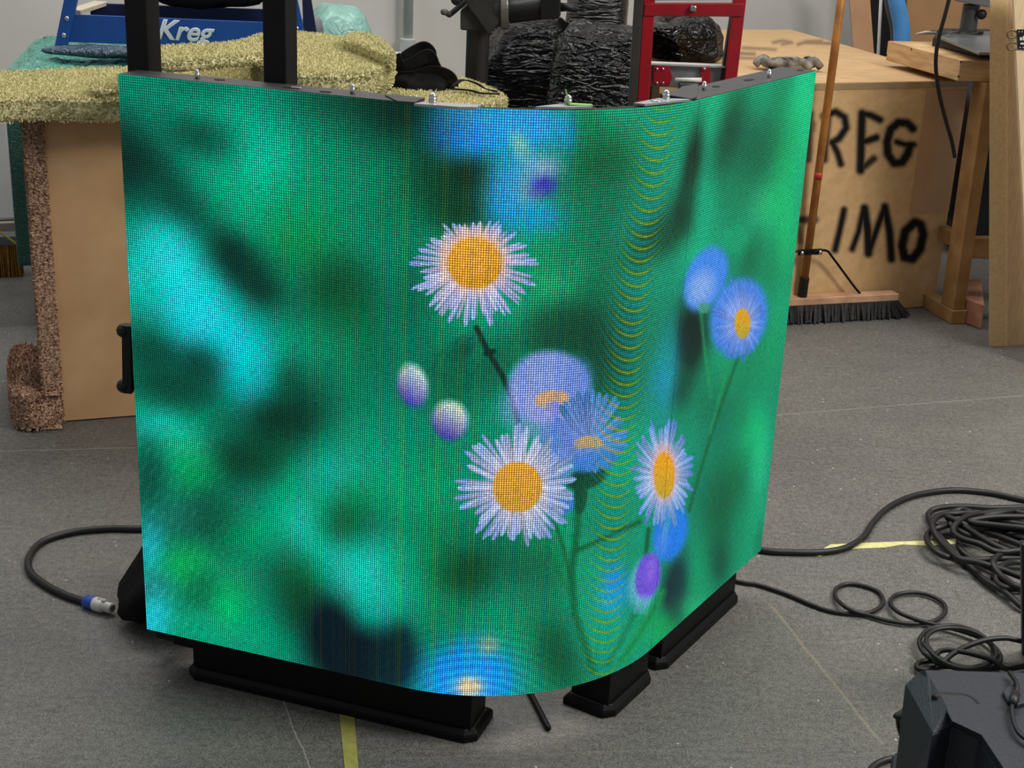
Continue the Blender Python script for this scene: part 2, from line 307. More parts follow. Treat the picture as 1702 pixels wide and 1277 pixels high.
    stem([(1088, 1010), (1060, 1060), (1030, 1100)], 5, (2, 120, 66), .7, 3)
    stem([(792, 545), (806, 575), (835, 625), (852, 665), (862, 705)], 9, (8, 46, 38), .95, 2)
    stem([(808, 588), (820, 584)], 9, (8, 40, 36), .9, 2)
    stem([(798, 562), (770, 560), (740, 580), (716, 615)], 4, (14, 84, 74), .6, 2.5)
    over((4, 60, 40), .95 * soft(ell(975, 795, 34, 18, -18), .3)); over((4, 70, 42), .9 * soft(ell(965, 825, 11, 30, 5), .3))
    # blurred back flower
    over((128, 150, 226), .97 * soft(ell(913, 645, 68, 62, 0), .22)); over((96, 128, 214), .6 * soft(ell(960, 630, 26, 34, 0), .7)); over((140, 150, 228), .6 * soft(ell(890, 690, 60, 40, 20), .6))
    over((196, 158, 118), .95 * soft(ell(918, 664, 29, 15, -5), .3)); over((136, 140, 212), .95 * soft(ell(921, 677, 15, 10, 0), .4))
    daisy(984, 715, 64, 72, 978, 738, 24, 13, 38, (122, 152, 226), (70, 140, 218), (200, 160, 112), (170, 150, 110), 1.3, .2, .8)
    over((98, 136, 214), .9 * soft(ell(980, 752, 20, 8, 0), .4)); over((60, 120, 215), .75 * soft(ell(985, 768, 40, 16, -12), .4)); over((98, 126, 214), .75 * soft(ell(925, 735, 30, 40, 20), .5))
    over((56, 122, 212), .95 * soft(ell(925, 832, 30, 26, 20), .25)); over((120, 150, 220), .6 * soft(ell(915, 838, 16, 12, 20), .6))
    over((150, 168, 226), .8 * soft(ell(860, 808, 56, 58), .3)); over((110, 140, 220), .75 * soft(ell(915, 775, 40, 36, -30), .4))
    daisy(858, 806, 103, 106, 860, 810, 41, 42, 66, (206, 208, 244), (130, 172, 234), (226, 158, 52), (192, 148, 56), 1.5, .5, .76)
    over((160, 168, 226), .8 * soft(ell(789, 446, 62, 54), .35))
    daisy(788, 453, 108, 92, 789, 437, 45, 43, 86, (212, 206, 244), (138, 170, 232), (236, 164, 62), (204, 146, 40), 1.5, .5, .78, (230, 180, 160))
    # two closed buds
    for bx, by, rx, ry in ((686, 641, 25, 36), (748, 699, 30, 33)):
        e = ell(bx, by, rx, ry, -12); k = np.clip((y - by) / ry * .6 + .45 - (x - bx) / rx * .28, 0, 1)[..., None]
        overv(lin((196, 214, 206)) * (1 - k) + lin((76, 62, 172)) * k, .96 * soft(e, .4))
    # right-hand flowers
    over((28, 120, 232), .95 * soft(ell(1114, 886, 28, 48, 14), .35)); over((70, 160, 190), .7 * soft(ell(1108, 872, 5, 30, 14), .8)); over((90, 140, 236), .5 * soft(ell(1100, 905, 10, 24, 14), .8))
    over((64, 134, 238), .97 * soft(ell(1173, 463, 33, 56, 22), .3)); over((150, 178, 236), .7 * soft(ell(1166, 478, 20, 30, 22), .8)); over((70, 150, 120), .85 * soft(ell(1170, 512, 10, 9, 0), .5))
    over((72, 132, 238), .95 * soft(ell(1228, 528, 46, 66, 14), .25)); over((150, 176, 240), .7 * soft(ell(1232, 528, 24, 34, 14), .8))
    daisy(1228, 530, 47, 76, 1234, 538, 13, 25, 40, (150, 168, 238), (54, 124, 236), (232, 160, 20), (176, 158, 50), 1.1, .3, .8, None, .6)
    over((140, 176, 236), .8 * soft(ell(1101, 789, 35, 62), .35))
    daisy(1100, 788, 54, 97, 1104, 790, 17, 38, 56, (182, 198, 242), (84, 150, 234), (240, 160, 20), (190, 160, 40), 1.3, .35, .78, (224, 170, 160))
    over((120, 180, 226), .75 * soft(ell(1070, 968, 24, 44, 14), .5)); over((110, 78, 214), .97 * soft(ell(1077, 958, 20, 39, 10), .22)); over((150, 110, 226), .5 * soft(ell(1082, 946, 7, 20, 10), .8))
    for k in range(5): stem([(1062 + 5 * k, 990), (1054 + 5 * k, 1020)], 2.5, (120, 190, 220), .6, 2)
    # rainbow interference bands on the bend
    cxm = np.interp(y, [180, 330, 450, 600, 750, 950, 1100], [1102, 1084, 1062, 1046, 1032, 1014, 1002])
    dx = x - cxm
    ph = (y + np.where(dx < 0, .016, .026) * dx ** 2) / np.interp(y, [180, 640, 1100], [21.5, 21.0, 19.5])
    fr = ph % 1.0
    env = np.exp(-(np.abs(dx + 8) / 46) ** 3) * np.interp(y, [185, 210, 1050, 1100], [.6, 1, 1, .7])
    yel = np.clip(1 - np.abs(fr - .5) / .17, 0, 1); blu = np.clip(1 - np.abs(fr - .02) / .3, 0, 1) + np.clip(1 - np.abs(fr - 1.02) / .3, 0, 1)
    over((0, 152, 172), .5 * env * blu); over((150, 156, 16), .9 * env * yel * np.clip(1.15 - np.abs(dx) / 60, 0, 1))
    # fainter sweeping rings low in the middle
    rr = np.hypot((x - 790) * .8, y - 1250); e2 = np.exp(-((x - 790) / 120) ** 2) * np.clip((y - 1020) / 60, 0, 1)
    col *= (1 + .10 * e2 * np.sin(rr / 2.1))[..., None]
    # light slanting streaks at the lower left
    e3 = np.clip((430 - x) / 160, 0, 1) * np.clip((y - 640) / 120, 0, 1)
    col += (.05 * e3 * np.clip(np.sin((x * .82 + y * .5) / 2.6) * np.sin((x * .5 - y * .9) / 9.0), 0, 1))[..., None]
    return np.clip(col, 0.004, 1)

# ================================================================ SETTING
def floor_material():
    m, N, L, B = new_mat('concrete'); c = coords(N, L)
    def noise(s, d=8, r=.6, dist=0):
        n = N.new('ShaderNodeTexNoise'); n.inputs['Scale'].default_value = s; n.inputs['Detail'].default_value = d; n.inputs['Roughness'].default_value = r; n.inputs['Distortion'].default_value = dist; L.new(c, n.inputs['Vector']); return n.outputs['Fac']
    def math_(op, a, b=None, c_=None, clamp=False):
        n = N.new('ShaderNodeMath'); n.operation = op; n.use_clamp = clamp
        for i, q in enumerate((a, b, c_)):
            if q is None: continue
            if isinstance(q, (int, float)): n.inputs[i].default_value = q
            else: L.new(q, n.inputs[i])
        return n.outputs[0]
    def ramp(f, p0, c0, p1, c1):
        r = N.new('ShaderNodeValToRGB'); L.new(f, r.inputs[0]); e = r.color_ramp.elements
        e[0].position = p0; e[1].position = p1; e[0].color = s2l(c0); e[1].color = s2l(c1); return r.outputs[0]
    def mix(f, a, b, mode='MIX'):
        n = N.new('ShaderNodeMix'); n.data_type = 'RGBA'; n.blend_type = mode
        if isinstance(f, (int, float)): n.inputs[0].default_value = f
        else: L.new(f, n.inputs[0])
        for i, q in ((6, a), (7, b)):
            if isinstance(q, tuple): n.inputs[i].default_value = q
            else: L.new(q, n.inputs[i])
        return n.outputs[2]
    base = ramp(noise(2.2, 10, .62, .6), .34, (50, 49, 46), .66, (98, 97, 91))
    base = mix(.5, base, ramp(noise(11, 10, .7, .3), .34, (50, 49, 46), .68, (106, 105, 99)))
    base = mix(.38, base, ramp(noise(75, 6, .75), .40, (40, 39, 37), .62, (146, 144, 138)))
    base = mix(.38, base, ramp(noise(300, 3, .8), .38, (34, 33, 32), .64, (160, 157, 150)))
    # hairline scratches
    for sc, rot, st in ((3.0, .5, (1, 14, 1)), (4.0, 1.9, (1, 18, 1)), (6, 1.2, (1, 22, 1)), (5, 2.6, (1, 18, 1))):
        cc = coords(N, L, st, (0, 0, rot)); n = N.new('ShaderNodeTexNoise'); n.inputs['Scale'].default_value = sc; n.inputs['Detail'].default_value = 2; n.inputs['Distortion'].default_value = .4; L.new(cc, n.inputs['Vector'])
        k = math_('SUBTRACT', 1.0, math_('MULTIPLY', math_('ABSOLUTE', math_('SUBTRACT', n.outputs['Fac'], .5)), 60.0), clamp=True)
        k = math_('MULTIPLY', k, math_('GREATER_THAN', noise(3 + sc, 2), .5)); base = mix(math_('MULTIPLY', k, .3), base, s2l((58, 57, 55)))
    # small dark spots and pale specks
    for sc, th, colr, a in ((7, .055, (38, 37, 36), .7), (26, .07, (196, 192, 182), .75), (16, .05, (46, 44, 42), .6)):
        v = N.new('ShaderNodeTexVoronoi'); v.inputs['Scale'].default_value = sc; L.new(c, v.inputs['Vector'])
        k = math_('LESS_THAN', v.outputs['Distance'], th); sel = math_('GREATER_THAN', math_('FRACT', math_('MULTIPLY', v.outputs['Color'], 7.13)), .72)
        base = mix(math_('MULTIPLY', math_('MULTIPLY', k, sel), a), base, s2l(colr))
    # real joints and cracks, as lines on the slab
    sp = N.new('ShaderNodeSeparateXYZ'); tc = N.new('ShaderNodeTexCoord'); L.new(tc.outputs['Object'], sp.inputs[0])
    wob = math_('MULTIPLY', math_('SUBTRACT', noise(14, 3), .5), .012)
    lines = [((470, 1165), (520, 1290), .0012, (178, 174, 166), .6), ((-60, 752), (226, 744), .0022, (160, 156, 150), .6), ((1290, 690), (1710, 657), .0022, (160, 156, 150), .55),
             ((1283, 1008), (1372, 1120), .0035, (142, 132, 106), .6), ((1372, 1120), (1468, 1238), .0035, (142, 132, 106), .6), ((1232, 955), (1302, 1035), .002, (120, 112, 100), .5),
             ((1352, 1070), (1365, 1050), .001, (80, 78, 76), .5), ((1200, 1060), (1440, 960), .0012, (78, 76, 74), .55), ((1140, 1110), (1125, 1180), .0012, (84, 82, 80), .5), ((1225, 1045), (1140, 1110), .0012, (80, 78, 76), .5),
             ((1365, 1070), (1560, 1052), .001, (150, 146, 140), .4), ((640, 1262), (1300, 1240), .0012, (140, 138, 132), .35)]
    for p, q, wd, colr, a in lines:
        A, Bp = at(*p), at(*q); d = Bp - A; ln = d.length; d.normalize()
        px_, py_ = math_('SUBTRACT', sp.outputs[0], A.x), math_('SUBTRACT', sp.outputs[1], A.y)
        t = math_('ADD', math_('MULTIPLY', px_, d.x), math_('MULTIPLY', py_, d.y)); s = math_('ADD', math_('SUBTRACT', math_('MULTIPLY', px_, d.y), math_('MULTIPLY', py_, d.x)), wob)
        k = math_('MULTIPLY', math_('LESS_THAN', math_('ABSOLUTE', s), wd), math_('MULTIPLY', math_('GREATER_THAN', t, 0.0), math_('LESS_THAN', t, ln)))
        base = mix(math_('MULTIPLY', math_('MULTIPLY', k, a), math_('ADD', noise(60, 2), .3, clamp=True)), base, s2l(colr))
    L.new(base, B.inputs['Base Color'])
    rr = N.new('ShaderNodeMapRange'); L.new(noise(9, 6), rr.inputs[0]); rr.inputs[3].default_value = .42; rr.inputs[4].default_value = .68; L.new(rr.outputs[0], B.inputs['Roughness'])
    B.inputs['Specular IOR Level'].default_value = .5
    bp = N.new('ShaderNodeBump'); bp.inputs['Strength'].default_value = .25; bp.inputs['Distance'].default_value = .003; L.new(noise(160, 4, .7), bp.inputs['Height']); L.new(bp.outputs[0], B.inputs['Normal'])
    return m
f = MB().box((0, 4, -.05), (12, 11, .1)).build('floor', floor_material()); tag(f, None, None, None, 'structure')
WALLM = mat('wall_paint', (205, 202, 196), .8, 0, .04, 3, bump=.05, bscale=60)
WP, WA = Vector((-2.3, 5.75, 0)), 22
wd_ = Vector((math.cos(math.radians(WA)), math.sin(math.radians(WA)), 0)); wn_ = Vector((-wd_.y, wd_.x, 0))
wl = MB().prism([tuple((WP + wd_ * a + wn_ * b)[:2]) for a, b in ((-2.2, 0), (6.5, 0), (6.5, .15), (-2.2, .15))], 0, 4.2).build('wall_back', WALLM); tag(wl, None, None, None, 'structure')
tr = MB().prism([tuple((WP + wd_ * a + wn_ * b)[:2]) for a, b in ((-2.2, -.012), (6.5, -.012), (6.5, 0), (-2.2, 0))], 0, .08).build('baseboard_back', mat('base_trim', (150, 146, 140), .6)); tag(tr, None, None, None, 'structure')
def wallpt(x, y): return onv(x, y, WP, WA)

# conduit on the wall
c0, c1 = wallpt(668, -60) - wn_ * .07, wallpt(670, 72) - wn_ * .07
pipe = thing('conduit', 'pale vertical conduit pipe running down the white back wall', 'pipe', (c1.x, c1.y, 0))
MB().cyl((c1.x, c1.y, 1.9), (c1.x, c1.y, c1.z), .022, 16).build('pipe', mat('conduit_paint', (190, 200, 196), .5), pipe, smooth=True)
MB().cyl((c1.x, c1.y, c1.z + .03), (c1.x, c1.y, c1.z - .03), .034, 16).build('coupling', mat('coupling_paint', (180, 184, 180), .5), pipe, bevel=.004)
MB().box((c1.x, c1.y, c1.z - .14), (.16, .05, .22), WA).build('junction_box', mat('box_paint', (208, 206, 200), .6), pipe, bevel=.006)

# ================================================================ LED DISPLAY
A1, A2, RAD = math.radians(-17.7), math.radians(58.0), .384
PL = Vector((-.644, 2.252, 0)); D1 = Vector((math.cos(A1), math.sin(A1), 0)); D2 = Vector((math.cos(A2), math.sin(A2), 0))
N1 = Vector((-D1.y, D1.x, 0)); N2 = Vector((-D2.y, D2.x, 0)); CEN = PL + D1 * .5 + N1 * RAD; ARC = RAD * (A2 - A1)
ZB, ZT = .10, 1.10
def path(s, off=0.0):
    if s < .5: return PL + D1 * s + N1 * off
    if s > .5 + ARC: return CEN - N2 * RAD + D2 * (s - .5 - ARC) + N2 * off
    a = A1 + (s - .5) / RAD; n = Vector((-math.sin(a), math.cos(a), 0)); return CEN - n * (RAD - off)
disp = thing('led_display', 'curved green LED video display showing white and yellow daisies, standing on black floor beams', 'display', tuple(path(.75, .03).xy) + (ZB,))
def led_material():
    m, N, L, B = new_mat('led_pixels')
    a = N.new('ShaderNodeAttribute'); a.attribute_name = 'picture'
    uv = N.new('ShaderNodeUVMap'); uv.uv_map = 'cell'; sp = N.new('ShaderNodeSeparateXYZ'); L.new(uv.outputs[0], sp.inputs[0])
    def mth(op, x, y=None, cl=False):
        n = N.new('ShaderNodeMath'); n.operation = op; n.use_clamp = cl
        for i, q in enumerate((x, y)):
            if q is None: continue
            if isinstance(q, (int, float)): n.inputs[i].default_value = q
            else: L.new(q, n.inputs[i])
        return n.outputs[0]
    dx = mth('ABSOLUTE', mth('SUBTRACT', sp.outputs[0], .5)); dy = mth('ABSOLUTE', mth('SUBTRACT', sp.outputs[1], .5))
    kx = mth('MULTIPLY', mth('SUBTRACT', .40, dx), 9.0, True); ky = mth('MULTIPLY', mth('SUBTRACT', .42, dy), 9.0, True)
    k = mth('ADD', mth('MULTIPLY', mth('MULTIPLY', kx, ky), 1.46), .24)
    e = N.new('ShaderNodeVectorMath'); e.operation = 'SCALE'; L.new(a.outputs['Color'], e.inputs[0]); L.new(k, e.inputs['Scale'])
    B.inputs['Base Color'].default_value = (.008, .008, .008, 1); B.inputs['Roughness'].default_value = .6; B.inputs['Specular IOR Level'].default_value = .15
    L.new(e.outputs[0], B.inputs['Emission Color']); B.inputs['Emission Strength'].default_value = 1.0
    return m
LED = led_material(); rng = np.random.default_rng(3)
def led_panel(s0, s1, nx, ny=512, label=None):
    us = np.linspace(s0 + (0 if s0 < .9 else .0009), s1, nx + 1); org = parent_loc(disp)
    cs = np.array([list(path(u, -.002)) for u in us]); zs = np.linspace(ZB, ZT, ny + 1)
    V = np.empty((ny + 1, nx + 1, 3)); V[:, :, 0] = cs[None, :, 0]; V[:, :, 1] = cs[None, :, 1]; V[:, :, 2] = zs[:, None]
    i, j = np.meshgrid(np.arange(nx), np.arange(ny)); a = j * (nx + 1) + i
    F = np.stack([a, a + 1, a + nx + 2, a + nx + 1], -1).reshape(-1, 4)
    me = bpy.data.meshes.new('led_panel'); me.from_pydata((V.reshape(-1, 3) - np.array(org)).tolist(), [], F.tolist())
    C = (V[:-1, :-1] + V[1:, 1:]) / 2 - np.array([0, 0, CAMH]); dd = C @ np.array(_f)
    X = 851 + FPX * (C @ np.array(_r)) / dd; Y = 638.5 - FPX * (C @ np.array(_u)) / dd
    c = paint(X, Y, np.random.default_rng(3)); c = np.where(c <= .04045, c / 12.92, ((c + .055) / 1.055) ** 2.4)
    c *= 1 + np.repeat(np.repeat(rng.normal(0, .09, (ny // 2, nx // 2)), 2, 0), 2, 1)[..., None] + rng.normal(0, .07, c.shape)
    cj = np.repeat(rng.normal(0, 1, nx // 2), 2)[None, :] * np.exp(-((X - 760) / 260) ** 2)
    c = c * (1 + .12 * np.clip(cj, -1.6, 1.6)[..., None] * np.array([1.0, .35, -1.0])) + .005 * np.clip(cj, 0, 1.5)[..., None] * np.array([1.0, .6, 0])
    at_ = me.attributes.new('picture', 'FLOAT_COLOR', 'FACE'); at_.data.foreach_set('color', np.concatenate([np.clip(c, 0, 3), np.ones(c.shape[:2] + (1,))], -1).ravel())
    uv = me.uv_layers.new(name='cell'); q = np.array([0, 0, .5, 0, .5, .5, 0, .5]); U = np.zeros((ny, nx, 8)) + q; U[:, 1::2, 0::2] += .5; U[1::2, :, 1::2] += .5; uv.data.foreach_set('uv', U.ravel())
    me.materials.append(LED); o = bpy.data.objects.new('led_panel', me); COL.objects.link(o); o.parent = disp
    if label: o['label'] = label
    return o
led_panel(0, .5, 256, 512, 'flat left LED panel of blurred green leaves'); led_panel(.5, .5 + ARC, 260, 512, 'curved middle LED panel with the large daisies'); led_panel(.5 + ARC, 1.0 + ARC, 256, 512, 'flat right LED panel with small blue daisies')
RAIL = mat('cabinet_metal', (62, 62, 64), .5, .3, .15, 40, bump=.05)
def cab(s0, s1, n, depth, z1, m):
    ss = [s0 + (s1 - s0) * k / n for k in range(n + 1)]
    return MB().prism([tuple(path(s, .001).xy) for s in ss] + [tuple(path(s, depth).xy) for s in ss[::-1]], ZB, z1).build('cabinet_frame', m, disp, bevel=.0015)
fl = cab(0, .4995, 1, .055, ZT, RAIL); fc = cab(.5005, .4995 + ARC, 24, .035, ZT - .004, BLACK); fr = cab(.5005 + ARC, 1.0 + ARC, 1, .068, ZT, RAIL)
PIN = CHROME
for par, (x, y) in ((fl, (328, 131)), (fl, (586, 156)), (fr, (1278, 129)), (fr, (1170, 150))):
    p = at(x, y, ZT); MB().cyl((p.x, p.y, ZT - .002), (p.x, p.y, ZT + .011), .0037, 12).ball((p.x, p.y, ZT + .011), .0037, 12).build('guide_pin', PIN, par, smooth=True)
HOLE = mat('dark_slot', (6, 6, 6), .8)
for par, (x, y), lx in ((fl, (365, 133), .018), (fl, (484, 146), .026), (fl, (541, 153), .02), (fr, (1245, 133), .034), (fr, (1190, 144), .02), (fr, (1330, 117), .014)):
    p = at(x, y, ZT); a = -17.7 if par is fl else 58
    MB().prism([(p.x + lx / 2 * math.cos(t) * math.cos(math.radians(a)) - .006 * math.sin(t) * math.sin(math.radians(a)), p.y + lx / 2 * math.cos(t) * math.sin(math.radians(a)) + .006 * math.sin(t) * math.cos(math.radians(a))) for t in np.linspace(0, 6.28, 17)[:-1]], ZT + .0002, ZT + .0009).build('slot', HOLE, par)
p = at(492, 147, ZT); MB().box((p.x, p.y, ZT + .0014), (.016, .004, .001), -17).build('slot_liner', mat('white_liner', (190, 190, 186), .5), fl)
# dark angled end flaps of the rails
MB().prism([tuple(at(*q, ZT).xy) for q in ((640, 160), (655, 158), (700, 166), (690, 172), (660, 170))], ZT - .001, ZT + .002).build('rail_end', mat('rail_end_metal', (52, 52, 54), .5, .3), fl)
MB().prism([tuple(at(*q, ZT).xy) for q in ((1110, 160), (1135, 145), (1160, 141), (1158, 163), (1148, 166))], ZT - .001, ZT + .002).build('rail_end', mat('rail_end_metal2', (60, 60, 62), .5, .3), fr)
PLATE = mat('lock_plate_metal', (176, 176, 178), .38, .6, .08, 60)
for k, poly in enumerate((((688, 172), (706, 168.5), (800, 174), (793, 178), (760, 177.5), (742, 176)), ((890, 177), (930, 172.5), (985, 176.5), (940, 178)), ((1053, 171), (1095, 163), (1150, 164.5), (1108, 169), (1072, 173)))):
    pl = MB().prism([tuple(at(*q, ZT + .001).xy) for q in poly], ZT - .0025, ZT + .001).build('lock_plate', PLATE, disp)
    px_, py_ = ((719, 171), (944, 174), (1107, 165))[k]; p = at(px_, py_, ZT)
    MB().cyl((p.x, p.y, ZT), (p.x, p.y, ZT + .009), .006, 14).ball((p.x, p.y, ZT + .009), .006, 12).build('lock_bolt', PIN, pl, smooth=True)
    if k == 2:
        p = at(1090, 169, ZT); MB().cyl((p.x, p.y, ZT), (p.x, p.y, ZT + .003), .009, 16).build('washer', PIN, pl, bevel=.001)
TAPEG = mat('green_tape', (150, 200, 110), .6)
p0, p1 = at(945, 176, ZT), at(984, 176, ZT)
g = MB(); g.bar(p0 + Vector((0, 0, .003)), p1 + Vector((0, 0, .001)), .010, .002); g.bar(p0 + Vector((.002, 0, .002)), p0 + Vector((-.006, .004, .024)), .006, .002, (1, 0, 0)); g.build('tape_tab', TAPEG, disp)
# carrying handle behind the left edge
h = MB(); p0, p1 = atY(213, 550, 2.30), atY(213, 642, 2.30)
h.bar(p0 + Vector((0, 0, .012)), p1 - Vector((0, 0, .012)), .018, .018, (0, 1, 0))
for p in (p0, p1):
    h.cyl(p + Vector((-.010, 0, 0)), p + Vector((.040, .03, 0)), .011, 14); h.ball(p + Vector((-.008, 0, 0)), .0125, 12)
h.build('handle', BLACKP, disp, bevel=.003, smooth=False)

# ---------------------------------------------------------------- stand under it
stand = thing('display_stand', 'black steel stand of floor beams and tall posts carrying the LED display', 'stand', (-.2, 2.3, 0))
def beam(P, D, N, a, b, back, dep=.09, h=.095):
    q = lambda s, o: tuple((P + D * s + N * o).xy)
    m = MB().prism([q(a + .012, back + .012), q(b - .012, back + .012), q(b - .012, back + dep), q(a + .012, back + dep)], .022, h)
    m.prism([q(a + .02, back), q(b - .02, back), q(b, back + .016), q(b, back + dep + .01), q(a, back + dep + .01), q(a, back + .016)], 0, .014)
    m.loft([Vector(q(a + .02, back) + (.014,)), Vector(q(b - .02, back) + (.014,)), Vector(q(b, back + .016) + (.014,)), Vector(q(b, back + dep + .01) + (.014,)), Vector(q(a, back + dep + .01) + (.014,)), Vector(q(a, back + .016) + (.014,))],
           [Vector(q(a + .022, back + .008) + (.024,)), Vector(q(b - .022, back + .008) + (.024,)), Vector(q(b - .008, back + .02) + (.024,)), Vector(q(b - .008, back + dep) + (.024,)), Vector(q(a + .008, back + dep) + (.024,)), Vector(q(a + .008, back + .02) + (.024,))])
    return m.build('floor_beam', BLACK, stand, bevel=.002)
QR = CEN - N2 * RAD
b1 = beam(PL, D1, N1, .062, .632, .018); b2 = beam(QR, D2, N2, -.115, .062, .012); b3 = beam(QR, D2, N2, .088, .452, .010)
p = path(.25, .0) + Vector((0, 0, .0))
lb = onv(764, 1181, PL + N1 * .031, -17.7)   # faint maker's mark on the beam face
def text_mesh(body, size, shear=0, offset=0, extrude=.0004):
    c = bpy.data.curves.new('txt', 'FONT'); c.body = body; c.size = size; c.shear = shear; c.extrude = extrude; c.bevel_depth = offset; c.bevel_resolution = 1; c.align_x = 'CENTER'; c.align_y = 'CENTER'
    o = bpy.data.objects.new('txt', c); COL.objects.link(o); bpy.context.view_layer.update()
    me = bpy.data.meshes.new_from_object(o.evaluated_get(bpy.context.evaluated_depsgraph_get())); bpy.data.objects.remove(o); return me
def place_text(me, name, material, parent, P, ang, tilt=0):
    me.name = name; me.materials.clear(); me.materials.append(material)
    R = Matrix.Rotation(math.radians(ang), 4, 'Z') @ Matrix.Rotation(math.radians(90), 4, 'X') @ Matrix.Rotation(math.radians(tilt), 4, 'Z')
    me.transform(Matrix.Translation(Vector(P) - parent_loc(parent)) @ R)
    o = bpy.data.objects.new(name, me); COL.objects.link(o); o.parent = parent; return o
m_ = MB()
for k in range(9): m_.box(lb + D1 * (k - 4) * .0022 - N1 * .0006, (.0014, .0006, .0018 + .0008 * (k % 3)), -17.7)
mk = m_.build('beam_mark', mat('grey_print', (96, 96, 98), .6), b1)
# upright posts
for x in (211.5, 437.7):
    y = 119 if x < 300 else 137.5; q = onv(x, y, PL + N1 * .057, -17.7)
    c = q + D1 * .02 + N1 * .02
    MB().box((c.x, c.y, .86), (.04, .04, 1.63), -17.7).build('upright_post', mat('post_paint', (20, 19, 18), .55, .1, .25, 14, bump=.08, spec=.3), stand, bevel=.002)
# rear legs
e = PL + D1 * .16 + N1 * .12; MB().bar(e + Vector((0, 0, .05)), e + N1 * .5 + Vector((0, 0, .05)), .045, .045).build('rear_leg', BLACK, stand, bevel=.002)
MB().bar(PL + D1 * .03 + N1 * .06 + Vector((0, 0, .07)), PL + D1 * .085 + N1 * .06 + Vector((0, 0, .07)), .05, .03).build('end_bracket', BLACK, stand, bevel=.002)
p0, p1 = at(880, 1150, .006), at(912, 1212, .006); d = (p1 - p0).normalized()
MB().tube([p0 - d * .28, p0, p1 - d * .004, p1], [.0058, .0058, .0058, .0045], 10).build('brace_rod', BLACK, stand, smooth=True)

# ---------------------------------------------------------------- sandbag
def lump(c, size, ex=.6, n=28, amp=.02, fr=9, seed=0, zfloor=None, rz=0, fn=None):
    from mathutils import noise
    m = MB(); c = Vector(c); vs = []; k = n * 2
    R = Matrix.Rotation(math.radians(rz), 3, 'Z')
    sg = lambda v, e: math.copysign(abs(v) ** e, v)
    for i in range(n + 1):
        t = math.pi * i / n - math.pi / 2
        for j in range(k):
            p = 2 * math.pi * j / k; v = Vector((sg(math.cos(t), ex) * sg(math.cos(p), ex) * size[0] / 2, sg(math.cos(t), ex) * sg(math.sin(p), ex) * size[1] / 2, sg(math.sin(t), ex) * size[2] / 2))
            d = noise.noise(v * fr + Vector((seed, seed * 2.3, 0))) + .5 * noise.noise(v * fr * 2.3 + Vector((0, seed, seed)))
            v = v * (1 + amp * 2 * d / max(.05, v.length)); 
            if fn: v = fn(v)
            v = R @ v + c
            if zfloor is not None: v.z = max(v.z, zfloor)
            vs.append(v)
    m.add(vs, [(i * k + j, i * k + (j + 1) % k, (i + 1) * k + (j + 1) % k, (i + 1) * k + j) for i in range(n) for j in range(k)]); return m
sb0 = at(245, 1032); CANVAS = mat('black_canvas', (11, 11, 12), .85, 0, .2, 80, bump=.25, bscale=30, spec=.15)
def sbf(v):
    k = (v.z + .11) / .22; v.x *= 1.12 - .75 * k; v.x += .055 * k; return v
sandbag = lump((-.650, 2.49, .112), (.27, .23, .223), .7, 24, .010, 11, 3, 0.001, 20, sbf)
solo(sandbag, 'sandbag', CANVAS, 'black bulging sandbag on the floor behind the left edge of the display', 'sandbag', smooth=True)

# ================================================================ CABLES
def cable(pts, r, hs=None, n=8):
    P = [at(x, y, r) for x, y in pts]
    if hs:
        P = [at(x, y, r + h) for (x, y), h in zip(pts, hs)]
    return smoothpath(P, n)
def C8(pts): return [(1500 + x / 3.757, 790 + y / 3.757) for x, y in pts]
pc = thing('power_cable', 'thick black cable curling out from behind the display, ending in a blue and white plug', 'cable', tuple(at(130, 880, 0)))
MB().tube(cable([(330, 872), (238, 879), (180, 879), (120, 885), (72, 900), (49, 925), (50, 950), (75, 972), (110, 990), (153, 1004)], .0078, n=10), .0078, 12).build('cable', RUBBER, pc, smooth=True)
a, b = at(148, 1001, .012), at(166, 1006, .014); dd_ = (b - a).normalized()
MB().tube([a - dd_ * .012, a - dd_ * .006, a + dd_ * .012, a + dd_ * .016], [.010, .0135, .0145, .0135], 16).build('strain_relief', mat('blue_plastic', (36, 72, 160), .4), pc, smooth=True)
cw = mat('white_plastic', (206, 203, 196), .4); s0 = a + dd_ * .014
pb = MB().tube([s0, s0 + dd_ * .003, s0 + dd_ * .022, s0 + dd_ * .026, s0 + dd_ * .0262, s0 + dd_ * .046, s0 + dd_ * .048], [.012, .0142, .0142, .0125, .0105, .0105, .0092], 18).build('plug', cw, pc, smooth=True)
MB().tube([s0 + dd_ * .0478, s0 + dd_ * .0486], [.0065, .006], 14).build('socket', mat('grey_plastic', (120, 120, 118), .5), pb)
MB().bar(s0 + dd_ * .012 - Vector((0, 0, -.014)) , s0 + dd_ * .030 + Vector((0, 0, .012)), .006, .003).build('latch', STEEL, pb)

t1 = MB().tube(cable([(1190, 900), (1268, 915), (1310, 918), (1362, 918), (1405, 911), (1435, 893), (1452, 868), (1478, 843), (1520, 824), (1580, 815), (1640, 819), (1690, 829), (1716, 834)], .0075), .0075, 12)
solo(t1, 'power_cable', RUBBER, 'thick black cable arching over the floor from the display’s right edge', 'cable', smooth=True)
